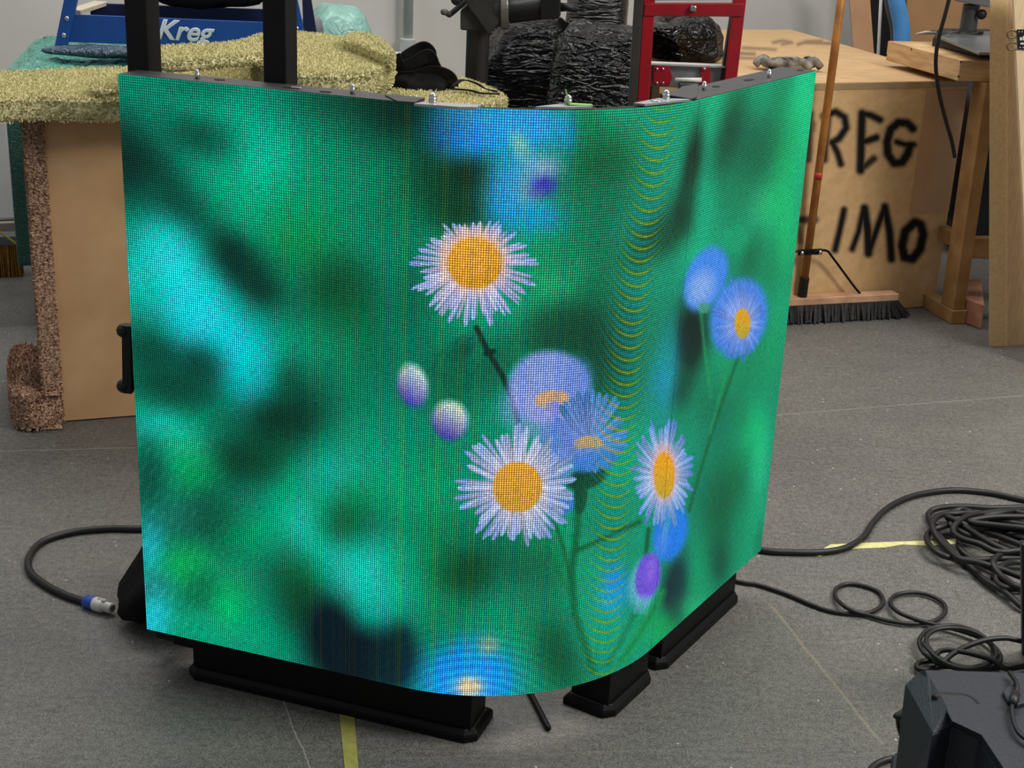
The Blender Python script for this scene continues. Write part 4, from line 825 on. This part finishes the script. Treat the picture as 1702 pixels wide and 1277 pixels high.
a_, b_ = Mq(845, 20, 0), Mq(905, 12, 0); MB().tube([a_, b_], [.034, .034], 28).build('motor_barrel', BLACKP, mach, bevel=.003)
fa = [Mq(x, y, -.04) for x, y in ((898, -30), (932, -30), (932, 26), (925, 32), (898, 32))]; mb_ = MB().loft(fa, [v + Vector((0, .09, 0)) for v in fa]); mb_.build('motor_block', BLACKP, mach, bevel=.004)
MB().tube([Mq(930, 12, 0), Mq(944, 12, 0), Mq(960, 18, 0)], [.014, .012, .006], 14).build('cable_boot', BLACKP, mach, smooth=True)
cr = MB().bar(Mq(772, 4, -.08), Mq(747, 25, -.10), .018, .012).build('crank', BLACK, mach, bevel=.002)
MB().tube([Mq(747, 25, -.10), Mq(740, 20, -.13), Mq(737, 20, -.15)], [.008, .009, .009], 14).build('crank_knob', mat('knob_grey', (86, 84, 78), .5), cr, smooth=True)
MB().ball(Mq(760, -2, -.05), .02, 16).build('clamp_knob', MT, mach, smooth=True)

# ================================================================ BLACK STRETCH-WRAPPED LOADS
BF = film('black_stretch_film', (5, 5, 6), .14, 9, (1, 1, 5), .6, .3, spec=.2); BF2 = film('grey_sheen_film', (36, 35, 34), .25, 8, (1, 1, 6), .8, .35, rot=(0, .35, 0)); BF3 = film('black_bag_film', (6, 6, 7), .12, 15, (1, 1, 2.4), .8, .3, spec=.35)
zt_ = atY(900, 40, 4.9).z
def wl_(px, w, Y, ytop, dep, label, m_, seed, ex=.55, fn=None, ybot=None, amp=.02, rz=0):
    c = atY(px, 100, Y); top = atY(px, ytop, Y).z; bot = 0.002 if ybot is None else ybot
    return solo(lump((c.x, c.y, (top + bot) / 2), (w, dep, top - bot), ex, 34, amp, 5.5, seed, bot, rz, fn), 'wrapped_load', m_, label, 'wrapped load', smooth=True)
wl_(886, .38, 5.25, 34, .38, 'black film-wrapped load with fine horizontal pleats, right of the machine column', BF, 21, .6, amp=.02)
BFG = film('glossy_black_film', (6, 6, 7), .10, 13, (1, 1, 3.2), .9, .3, spec=.32)
wl_(1000, .37, 4.85, 42, .36, 'glossy black film-wrapped load directly left of the red frame', BFG, 22, .5, amp=.022)
c = atY(992, 20, 5.3); solo(lump((c.x, c.y, .54), (.24, .3, 1.10), .6, 30, .03, 5, 25, .002, 10), 'wrapped_load', BF2, 'grey sheeny film-wrapped load showing above the glossy black one', 'wrapped load', smooth=True)
c = atY(835, 50, 5.66); solo(lump((c.x, c.y, .5), (.22, .3, .98), .6, 26, .015, 6, 27, .002, 0), 'wrapped_load', BF2, 'paler grey film-wrapped load between machine column and black wrapped load', 'wrapped load', smooth=True)

# ================================================================ RED FRAME
RED = mat('red_enamel', (150, 12, 26), .4, 0, .12, 25, spec=.5); RY = 3.75
def Rq(x, y, d=0): return atY(x, y, RY + d)
red = thing('red_frame', 'upright red steel frame with silver crossbar behind the display', 'frame', (Rq(1140, 100).x, RY, 0))
def post(xt, yt, xb, yb_, w_, name, m_, d=0, dep=.03):
    a, b = Rq(xt, yt, d), Rq(xb, yb_, d); dirn = (b - a).normalized(); b = a + dirn * ((0.002 - a.z) / dirn.z)
    h_ = w_ / 2; vs0 = [a + Vector((x, y, 0)) for x, y in ((-h_, 0), (h_, 0), (h_, dep), (-h_, dep))]; vs1 = [b + Vector((x, y, 0)) for x, y in ((-h_, 0), (h_, 0), (h_, dep), (-h_, dep))]
    return MB().loft(vs1, vs0).build(name, m_, red, bevel=.002)
post(1083, -60, 1069, 172, .030, 'frame_post', RED); post(1237, -60, 1214, 140, .032, 'frame_post', RED)
post(1066, -60, 1052, 172, .022, 'guide_rail', mat('dark_rail', (64, 58, 54), .5, .3), .0, .035)
post(1217, 27, 1201, 130, .008, 'guide_rail', mat('dark_rail2', (60, 56, 50), .5, .3), .02, .03)
fa = [Rq(*v, -.003) for v in ((1072, 6), (1236, 6), (1233, 28), (1070, 27))]; cb_ = MB().loft(fa, [v + Vector((0, .036, 0)) for v in fa]).build('crossbar', RED, red, bevel=.002)
MB().box(Rq(1152, 14, -.009), (.016, .012, .014)).build('catch', CHROME, cb_, bevel=.003)
fa = [Rq(*v) for v in ((1080, -14), (1228, -12), (1228, 0), (1080, 1))]; MB().loft(fa, [v + Vector((0, .02, 0)) for v in fa]).build('upper_plate', STEEL, red, bevel=.001)
fa = [Rq(*v, .03) for v in ((1077, 106), (1205, 111), (1200, 150), (1074, 143))]; xb = MB().loft(fa, [v + Vector((0, .008, 0)) for v in fa]).build('lower_crossbar', mat('zinc_plate', (138, 138, 138), .4, .6, .1, 30), red, bevel=.001)
fa = [Rq(*v, .03) for v in ((1077, 104), (1206, 109), (1205, 112), (1077, 107))]; MB().loft([v - Vector((0, .012, 0)) for v in fa], [v + Vector((0, .03, 0)) for v in fa]).build('crossbar_lip', mat('bright_lip', (206, 204, 200), .35, .5), red)
for (x0, x1) in ((1086, 1112), (1165, 1181)):
    fa = [Rq(*v, .018) for v in ((x0, 110), (x1, 110), (x1 + (6 if x0 < 1100 else 0), 128), (x1, 143), (x0, 142))]; bk = MB().loft(fa, [v + Vector((0, .006, 0)) for v in fa]).build('bracket', RED, red, bevel=.001)
    for x in (x0 + 6, x0 + 16):
        for y in (115, 138):
            if x < x1: MB().ball(Rq(x, y, .016), .0038, 10, (1, .6, 1)).build('bolt', CHROME, bk, smooth=True)
rl = MB().cyl(Rq(1122, 133, -.0), Rq(1166, 133, -.0), .006, 18).build('roller', mat('white_roller', (214, 212, 206), .35), red, smooth=True)
fa = [Rq(*v, -.03) for v in ((1130, 140), (1158, 140), (1158, 165), (1128, 165))]; MB().loft(fa, [v + Vector((0, .04, 0)) for v in fa]).build('foot_block', RAIL, red, bevel=.001)

# ================================================================ BIG SPRAY-PAINTED BOX
BOXH = .81
f0, f1 = at(1552, 509), at(1507, 516); fd = (f0 - f1).normalized(); fd = Vector((math.cos(math.radians(23.5)), math.sin(math.radians(23.5)), 0))
FR = Vector((f0.x, f0.y, 0)); FL = FR - fd * .95; bkd = Vector((-math.sin(math.radians(14)), math.cos(math.radians(14)), 0))
BR_, BL_ = FR + bkd * 1.5, FL + bkd * 1.5
KR = painted('kraft_card', (216, 180, 132), (198, 162, 114), .8, (1, 1, 1), 30); KT = painted('kraft_top', (206, 172, 128), (176, 142, 100), .8, (1, 8, 1), 14, (50, 46, 44))
box = thing('cardboard_box', 'large brown cardboard box with black spray-painted capital letters', 'box', tuple(FR))
z_ = lambda v, z: Vector((v.x, v.y, z))
MB().prism([tuple(v.xy) for v in (FR + Vector((-.002, .003, 0)), FL + Vector((.002, .003, 0)), BL_, BR_)], .0, BOXH - .002).build('carton', mat('kraft_core', (172, 140, 98), .8, 0, .08, 20), box, bevel=.004)
ft_strokes = []
def B4(pts): return [(1200 + x / 3.39, y / 3.39) for x, y in pts]
def B6(pts): return [(1240 + x / 3.684, 360 + y / 3.684) for x, y in pts]
for pts, w_, a_ in ((B4([(600, 640), (585, 760), (575, 900)]), 14, .95), (B4([(575, 655), (640, 630), (690, 660), (700, 720), (660, 780), (620, 805)]), 14, 1), (B4([(620, 800), (650, 860), (670, 925)]), 13, 1), (B4([(480, 640), (515, 700), (500, 760)]), 10, .7), (B4([(500, 640), (490, 900)]), 12, .8),
    (B4([(790, 640), (785, 760), (780, 960)]), 16, 1), (B4([(790, 640), (840, 650), (890, 675)]), 14, 1), (B4([(790, 800), (830, 790), (870, 775)]), 14, 1), (B4([(790, 950), (830, 915), (855, 895)]), 13, .95),
    (B4([(1075, 725), (1045, 695), (995, 690), (950, 730), (930, 800), (935, 870), (970, 920), (1015, 915), (1045, 870), (1060, 820)]), 16, 1), (B4([(985, 800), (1030, 815), (1080, 815)]), 12, 1),
    (B6([(300, 20), (420, 20)]), 14, .9), (B6([(320, 60), (330, 150)]), 10, .7),
    (B6([(600, -40), (575, 80), (545, 205)]), 13, 1), (B6([(720, -50), (690, 90), (650, 200)]), 12, 1), (B6([(725, -50), (745, 90), (750, 225)]), 16, 1), (B6([(750, 225), (800, 80), (850, -60)]), 13, 1), (B6([(850, -60), (880, 100), (890, 260)]), 15, 1),
    (B6([(1035, 35), (975, 90), (955, 180), (970, 250), (1020, 260), (1065, 200), (1085, 110), (1070, 50), (1035, 35)]), 17, 1)):
    ft_strokes.append((pts, w_, a_))
grid_plate('sprayed_front', KR, z_(FL, .003), z_(FR, .003), z_(FL, BOXH), 300, 200, ft_strokes, box, None)
tp_strokes = [(B4([(90, 300), (180, 305)]), 6, .75), (B4([(100, 325), (210, 330)]), 5, .7), (B4([(120, 270), (300, 280)]), 4, .75), (B4([(290, 240), (340, 230), (390, 240), (340, 248)]), 4, .8), (B4([(430, 250), (480, 235), (560, 232)]), 4, .85), (B4([(470, 240), (620, 245)]), 4, .85)]
grid_plate('sprayed_top', KT, z_(FL, BOXH + .0005), z_(FR, BOXH + .0005), z_(BL_, BOXH + .0005), 200, 240, tp_strokes, box, None)
MB().prism([tuple(v.xy) for v in (FR + fd * .001, FR - fd * .17, FR - fd * .17 - bkd * .0015, FR + fd * .001 - bkd * .0015)], .35, BOXH - .03).build('brown_tape', mat('parcel_tape', (188, 150, 110), .5, 0, .05, 10), box)
MB().prism([tuple((FR + fd * a + bkd * b).xy) for a, b in ((-1.2, -.002), (.0, -.002), (.0, .0), (-1.2, .0))], BOXH - .022, BOXH - .002).build('clear_tape', mat('clear_parcel_tape', (162, 138, 104), .25, 0, .1, 14), box)
# glove on top
gp = at(1310, 108, BOXH + .02); GL = mat('dirty_glove', (150, 144, 134), .85, 0, 0, 22, col2=(26, 24, 24), bump=.4, bscale=26, spec=.15)
gm = lump((gp.x, gp.y, BOXH + .024), (.19, .09, .042), .8, 18, .010, 18, 31, BOXH + .002, 10)
fgs = [((-.07, .0), (-.115, -.015), .013), ((-.06, .03), (-.11, .025), .012), ((.06, .0), (.115, .01), .014), ((.05, .03), (.10, .045), .012), ((.02, -.02), (.07, -.045), .012)]
for (a0, b0), (a1, b1), rr in fgs: gm.tube(smoothpath([gp + Vector((a0, b0, .004)), gp + Vector(((a0 + a1) / 2, (b0 + b1) / 2, .018)), gp + Vector((a1, b1, -.004))], 4), rr, 8)
solo(gm, 'work_glove', GL, 'dirty black and white work glove lying crumpled on the big box', 'glove', smooth=True)
# black plastic bag on the box
bp_ = at(1125, 106, BOXH); solo(lump((bp_.x, bp_.y + .1, BOXH + .075), (.34, .3, .17), .75, 34, .022, 9, 41, BOXH + .004, 10, lambda v: Vector((v.x, v.y, v.z * (1 - .35 * max(0, -v.x / .17))))), 'plastic_bag', BF3, 'crumpled shiny black plastic bag seen through the red frame', 'plastic bag', smooth=True)

# ================================================================ PUSH BROOM
br0, br1 = at(1300, 541), at(1515, 529); bd_ = (br1 - br0).normalized(); bnn = Vector((-bd_.y, bd_.x, 0))
pb_ = thing('push_broom', 'push broom with long brown handle leaning on the cardboard box', 'broom', tuple(at(1350, 530)))
blk = at(1490, 505, .085); Q0 = br0 - bd_ * .04; Q1 = br1 - bd_ * .055
W0 = MB().prism([tuple((p + bnn * o).xy) for p, o in ((Q0, .012), (Q1, .012), (Q1, .062), (Q0, .062))], .062, .088).build('block', wood('broom_block', (206, 164, 128), (176, 136, 104), (1, 1, 1), 12), pb_, bevel=.003)
bm_ = MB(); nb = 150; Lb = (Q1 - Q0).length
for i in range(nb):
    for j in range(6):
        u = i / nb; p = Q0 + bd_ * (Lb * u) + bnn * (.015 + .008 * j); sp_ = Vector((random.gauss(0, .007), random.gauss(0, .007), 0)) + bd_ * (.05 * max(0, (u - .9) / .1)) - bnn * (.012 * (1 - j / 5)) + bnn * (.012 * j / 5)
        e_ = p + sp_; e_.z = random.uniform(.001, .008); p.z = .064; bm_.bar(e_, p, .0075, .006)
bm_.build('bristles', mat('black_bristle', (40, 39, 39), .7, 0, .4, 80), pb_)['kind'] = 'stuff'
hb = Vector(tuple((Q0 + bd_ * ((at(1351, 505, .085) - Q0).xy.dot(bd_.xy)) + bnn * .038).xy) + (.088,))
bx = onv(1397, 10, FR - Vector((0, .09, 0)), 25); top_ = bx + (bx - hb) * .35
MB().tube([hb, hb + (top_ - hb) * .0525], .0165, 16).build('ferrule', BLACKP, pb_, bevel=.001)
hd_ = MB().tube([hb + (top_ - hb) * .045, hb + (top_ - hb) * .5, top_], .0135, 16).build('handle', wood('handle_wood', (176, 116, 56), (140, 88, 40), (1, 1, 1), 14, .4), pb_, smooth=True)
rdm = hb + (top_ - hb) * .325; MB().tube([rdm - (top_ - hb) * .009, rdm + (top_ - hb) * .009], .0139, 16).build('red_mark', mat('red_marker', (190, 50, 36), .5), hd_, smooth=True)
kk_ = hb + (top_ - hb) * .125
for s_ in (-1, 1):
    foot = hb + bd_ * (.225 * s_); foot.z = .088
    MB().tube(smoothpath([kk_ + bd_ * .012 * s_ - bnn * .014, kk_ + bd_ * .06 * s_ - bnn * .014 + Vector((0, 0, .003)), kk_ + bd_ * .10 * s_ - Vector((0, 0, .03)), foot + bd_ * (-.03 * s_) + Vector((0, 0, .03)), foot], 6), .0042, 8).build('brace', BLACK, pb_, smooth=True)
cl_ = MB().bar(kk_ - bd_ * .045 - bnn * .014, kk_ + bd_ * .045 - bnn * .014, .006, .02).build('clamp', BLACK, pb_, bevel=.001)
for s_ in (-1, 1): MB().ball(kk_ + bd_ * .034 * s_ - bnn * .022, .007, 10).build('screw', CHROME, cl_, smooth=True)

# ================================================================ WOODEN TABLE
WT = wood('table_ply', (214, 178, 132), (186, 148, 104), (1, 1, 8), 8, .55); TZ = .90
nl, fl_ = at(1597, 100, TZ), at(1476, 68, TZ); tdn = Vector((math.cos(math.radians(12)), math.sin(math.radians(12)), 0))
table = thing('wooden_table', 'pale wooden work table with splayed leg, right of the cardboard box', 'table', (nl.x, nl.y, 0))
MB().prism([tuple(v.xy) for v in (nl, nl + tdn * .9, fl_ + tdn * .9, fl_)], TZ - .068, TZ).build('table_top', WT, table, bevel=.002)
for (x, y) in ((1474, 73), (1474, 91), (1515, 82), (1597, 103), (1593, 127)):
    pd = (nl - fl_); n_ = Vector((pd.y, -pd.x, 0)).normalized(); p = onv(x, y, nl, math.degrees(math.atan2(pd.y, pd.x)))
    MB().ball(p, .0035, 8).build('nail_head', HOLE, table)
WL = wood('leg_wood', (176, 138, 90), (146, 108, 66), (1, 1, 1), 10, .6)
lf = at(1588, 516, .05); lt = onv(1634, 150, (lf.x, lf.y, 0), 12)
lt = Vector((lt.x, lt.y, TZ - .068)) ; a_ = (Vector((.03, -.06, 0)))
def tleg(b, t, w1=.045, w2=.085):
    R_ = Matrix.Rotation(math.radians(14), 3, 'Z'); q = [R_ @ Vector((x * w1 / 2, y * w2 / 2, 0)) for x, y in ((-1, -1), (1, -1), (1, 1), (-1, 1))]
    return MB().loft([b + v for v in q], [t + v for v in q])
lb_ = Vector((lf.x + .004, lf.y + .05, .05)); lt_ = Vector((lt.x + .02, lt.y + .05, TZ - .069))
tleg(lb_, lt_).build('leg', WL, table, bevel=.002); tleg(lb_ + tdn * .75, lt_ + tdn * .62).build('leg', WL, table, bevel=.002)
bk_ = (fl_ - nl); bk_.z = 0
tleg(lb_ + bk_ * .85 + tdn * .02, lt_ + bk_ * .8).build('leg', WL, table, bevel=.002)
tleg(lb_ + bk_ * .85 + tdn * .75, lt_ + bk_ * .8 + tdn * .6).build('leg', WL, table, bevel=.002)
for s_ in (0, .75):
    MB().bar(lb_ + tdn * s_ - bk_ * .10 + Vector((0, 0, -.025)), lb_ + tdn * s_ + bk_ * 1.0 + Vector((0, 0, -.025)), .058, .048).build('foot_board', WL, table, bevel=.002)
r0 = atY(1620, 411, lb_.y); zr = r0.z
MB().bar(Vector((lb_.x + .02, lb_.y, zr)), Vector((lb_.x + .02, lb_.y, zr)) + tdn * .76, .04, .07).build('rail', WL, table, bevel=.002)
MB().bar(Vector((lb_.x - .0, lb_.y + .05, zr + .01)), Vector((lb_.x, lb_.y + .05, zr + .01)) + bk_ * .85, .04, .05).build('rail', WL, table, bevel=.002)
# wood block
k0, k1, k2 = at(1598, 536), at(1630, 548), at(1660, 541)
kd = (k1 - k0); kd.z = 0; bkk = Vector((.25, .97, 0)).normalized()
solo(MB().prism([tuple(v.xy) for v in (k0, k1, k1 + bkk * .34, k0 + bkk * .34)], .001, .088), 'wood_block', wood('red_fir', (190, 138, 112), (156, 108, 84), (1, 1, 1), 14), 'reddish block of timber on the floor between table foot and leaning boards', 'timber', bevel=.003)
# monitor stand on the table
ms = thing('monitor_stand', 'black square-based equipment stand on the wooden table', 'stand', tuple(at(1610, 80, TZ)))
mb_px = [(1549, 76), (1558, 60), (1700, 62), (1700, 95), (1628, 96)]
pv = [at(x, y, TZ + .001) for x, y in mb_px]; MB().prism([tuple(v.xy) for v in pv], TZ + .001, TZ + .030).build('base_block', BLACKP, ms, bevel=.003)
pv = [at(x, y, TZ + .045) for x, y in ((1562, 58), (1585, 50), (1700, 50), (1700, 84), (1628, 84))]; MB().prism([tuple(v.xy) for v in pv], TZ + .0305, TZ + .04).build('base_plate', mat('grey_base_plate', (112, 114, 116), .3, .3), ms, bevel=.002)
pcx = at(1608, 55, TZ + .04); MB().cyl((pcx.x, pcx.y, TZ + .04), (pcx.x, pcx.y, TZ + .14), .030, 24).build('stem', mat('stem_steel', (72, 72, 72), .4, .4), ms, bevel=.002)
MB().cyl((pcx.x, pcx.y, TZ + .0405), (pcx.x, pcx.y, TZ + .05), .055, 24).build('collar', BLACKP, ms, bevel=.002)
fa = [atY(x, y, pcx.y - .06) for x, y in ((1590, 2), (1640, 12), (1690, 6), (1690, -30), (1590, -30))]; MB().loft(fa, [v + Vector((0, .12, 0)) for v in fa]).build('swivel_head', mat('swivel_grey', (96, 97, 98), .5), ms, bevel=.004)
MB().ball(atY(1632, 24, pcx.y - .04), .018, 12).build('adjuster', BLACKP, ms, smooth=True)
sp0, sp1 = at(1523, 59, TZ + .001), at(1560, 57, TZ + .001); solo(MB().tube([sp0 + Vector((0, 0, .006)), sp0 * .6 + sp1 * .4 + Vector((0, 0, .009)), sp1 + Vector((0, 0, .006))], [.003, .007, .006], 12), 'paint_stick', mat('white_stick', (206, 200, 188), .5), 'small white tapered stick lying at the back of the wooden table', 'stick', smooth=True)
wr_ = MB()
for k_ in range(9):
    a_ = at(1565 + k_ * 6, 52 + (k_ % 3) * 2, TZ + .05); wr_.tube(smoothpath([a_ + Vector((random.uniform(-.04, .04), random.uniform(-.02, .02), 0)) for _ in range(4)], 4), .0018, 6)
for v in wr_.v: v.z = max(v.z, TZ + .043)
solo(wr_, 'wire_tangle', mat('thin_wire', (52, 50, 46), .5), 'tangle of thin dark wire on the black stand’s base', 'wire')
# hanging lead
hl_ = [(1582, -20), (1572, 20), (1561, 60), (1556, 90), (1556, 120), (1562, 160), (1572, 200), (1582, 235), (1587, 262)]
solo(MB().tube(smoothpath([atY(x, y, 4.62) for x, y in hl_], 6), .0065, 10), 'hanging_lead', RUBBER, 'black lead hanging down in front of the wooden table', 'cable', smooth=True)

# ================================================================ LEANING BOARDS (right)
LB1 = mat('fibreboard_edge', (214, 186, 138), .7, 0, .07, 90, bump=.05, spec=.25); LB2 = mat('fibreboard_face', (206, 178, 138), .7, 0, .1, 16, stretch=(8, 8, 1), bump=.05, spec=.25)
v0, v1, v2 = at(1643, 577), at(1671, 577), at(1702, 573); tY = v0.y + .02
def tp_(x, y, Y): return atY(x, y, Y)
T0, T1 = atY(1645, -40, v0.y), atY(1672, -40, v1.y)
dx0 = T0 - v0; k_ = .14
bd1 = MB().loft([v0, v1, v1 + Vector((.12, .10, 0)), v0 + Vector((.10, .12, 0))], [T0, T1, T1 + Vector((.12, .10, 0)), T0 + Vector((.10, .12, 0))])
ld = thing('leaning_board', 'thick pale fibreboard plank leaning upright at the right, left-hand one', 'board', (v0.x, v0.y, 0))
bd1.build('plank', LB1, ld, bevel=.002)
u0 = v1 + Vector((.0012, .004, 0)); U0 = T1 + Vector((.0012, .004, 0)); u1 = at(1760, 567); 
MB().loft([u0, Vector((u1.x, u1.y, 0)), Vector((u1.x, u1.y + .03, 0)), u0 + Vector((.02, .03, 0))], [U0, U0 + (u1 - u0), U0 + (u1 - u0) + Vector((0, .03, 0)), U0 + Vector((.02, .03, 0))]).build('side_face_board', LB2, ld, bevel=.001)
w0 = atY(1700, 330, 4.3); W1 = atY(1682, -60, 4.3)
dW = (W1 - w0); b0 = w0 - dW * (w0.z / dW.z) + Vector((0, 0, .002)); ex = Vector((.22, .02, 0))
b2_ = thing('leaning_board', 'second pale board at the extreme right edge with a black and white label', 'board', (b0.x, b0.y, 0))
MB().loft([b0, b0 + ex, b0 + ex + Vector((0, .018, 0)), b0 + Vector((0, .018, 0))], [W1, W1 + ex, W1 + ex + Vector((0, .018, 0)), W1 + Vector((0, .018, 0))]).build('plank', mat('pale_board', (222, 196, 156), .7, 0, .08, 14, stretch=(8, 8, 1)), b2_, bevel=.001)
lbp = [atY(x, y, 4.297) for x, y in ((1690, 49), (1712, 49), (1714, 82), (1692, 82))]; lbo = MB().loft(lbp, [v - Vector((0, .0006, 0)) for v in lbp]).build('label', BLACKP, b2_)
wm = MB()
for x, y, w_, h_ in ((1695, 62, 4, 5), (1700, 60, 3, 7), (1696, 71, 6, 3), (1693, 52, 1.5, 1.5), (1698, 52, 1.5, 1.5), (1703, 52, 1.5, 1.5), (1695, 78, 1.5, 1.5), (1700, 78, 1.5, 1.5)):
    fa = [atY(x + a, y + b, 4.2955) for a, b in ((0, 0), (w_, 0), (w_, h_), (0, h_))]; wm.loft(fa, [v - Vector((0, .0004, 0)) for v in fa])
wm.build('label_print', mat('white_print2', (225, 225, 225), .5), lbo)
for yy in (56, 76):
    MB().tube(smoothpath([atY(x, y, 4.30) for x, y in ((1690, yy - 4), (1680, yy - 6), (1674, yy), (1678, yy + 7), (1690, yy + 5))], 5), .003, 8).build('wire_hook', mat('bronze_wire', (120, 100, 76), .4, .5), b2_, smooth=True)

# ================================================================ behind the box: sheets, blue tube
def sheet(x0, x1, ybot_px, Y, m_, name, label, cat, ytop=-60, dep=.02, lean=0):
    a, b = atY(x0, ybot_px, Y), atY(x1, ybot_px, Y); A, B_ = atY(x0 + lean, ytop, Y), atY(x1 + lean, ytop, Y)
    dA = (A - a); dB = (B_ - b); a = a - dA * (a.z / dA.z); b = b - dB * (b.z / dB.z)
    d_ = Vector((0, dep, 0)); return solo(MB().loft([a, b, b + d_, a + d_], [A, B_, B_ + d_, A + d_]), name, m_, label, cat, bevel=.001)
sheet(1418, 1452, 78, 6.75, mat('tan_card', (196, 150, 112), .8, 0, .06, 8), 'cardboard_sheet', 'narrow tan cardboard sheet standing between grey wall and dark gap', 'cardboard', lean=-10)
sheet(1450, 1512, 86, 6.95, mat('gap_shade_black', (10, 10, 11), .9), 'gap_shade_sheet', 'black sheet standing in for the shade of the gap behind the wooden table', 'board', lean=-4)  # shade of the open gap, put in as a black sheet
sheet(1508, 1720, 66, 6.8, mat('brown_card', (168, 128, 86), .8, 0, .06, 8), 'cardboard_sheet', 'wide brown cardboard sheet upright behind the wooden table', 'cardboard', lean=0)
tbs = [atY(x, y, 6.2) for x, y in ((1484, -40), (1490, 0), (1498, 40), (1499, 66))]; tb_ = tbs[-1].copy(); tb_.z = 0
solo(MB().tube(smoothpath(tbs, 6) + [tb_], .035, 20), 'blue_tube', mat('blue_plastic_bright', (82, 150, 214), .35), 'curved bright blue plastic tube standing behind the table corner', 'tube', smooth=True)
tbs = [atY(x, y, 6.31) for x, y in ((1476, -40), (1481, 5), (1489, 40), (1491, 66))]; tb_ = tbs[-1].copy(); tb_.z = 0
solo(MB().tube(smoothpath(tbs, 6) + [tb_], .028, 16), 'grey_hose', mat('grey_hose', (72, 80, 84), .5), 'dark grey hose running beside the blue tube', 'hose', smooth=True)
a_, b_ = atY(1466, -40, 6.4), atY(1460, 84, 6.4); b_ = a_ + (b_ - a_) * (a_.z / (a_.z - b_.z)); solo(MB().cyl(b_, a_, .007, 10), 'twine', mat('white_cord', (196, 194, 190), .6), 'thin white cord hanging in the dark gap behind the box', 'cord', smooth=True)
# clutter under the table: one dark shape added to fill the black gap
q_ = atY(1610, 300, 5.75)
solo(lump((q_.x + .16, 5.8, .38), (.5, .34, .75), .5, 20, .02, 8, 51, .002), 'dark_gap_filler', mat('dark_filler', (14, 15, 22), .4, 0, .3, 20), 'tall dark shape added as clutter to fill the black gap under the wooden table', 'bag', smooth=True)
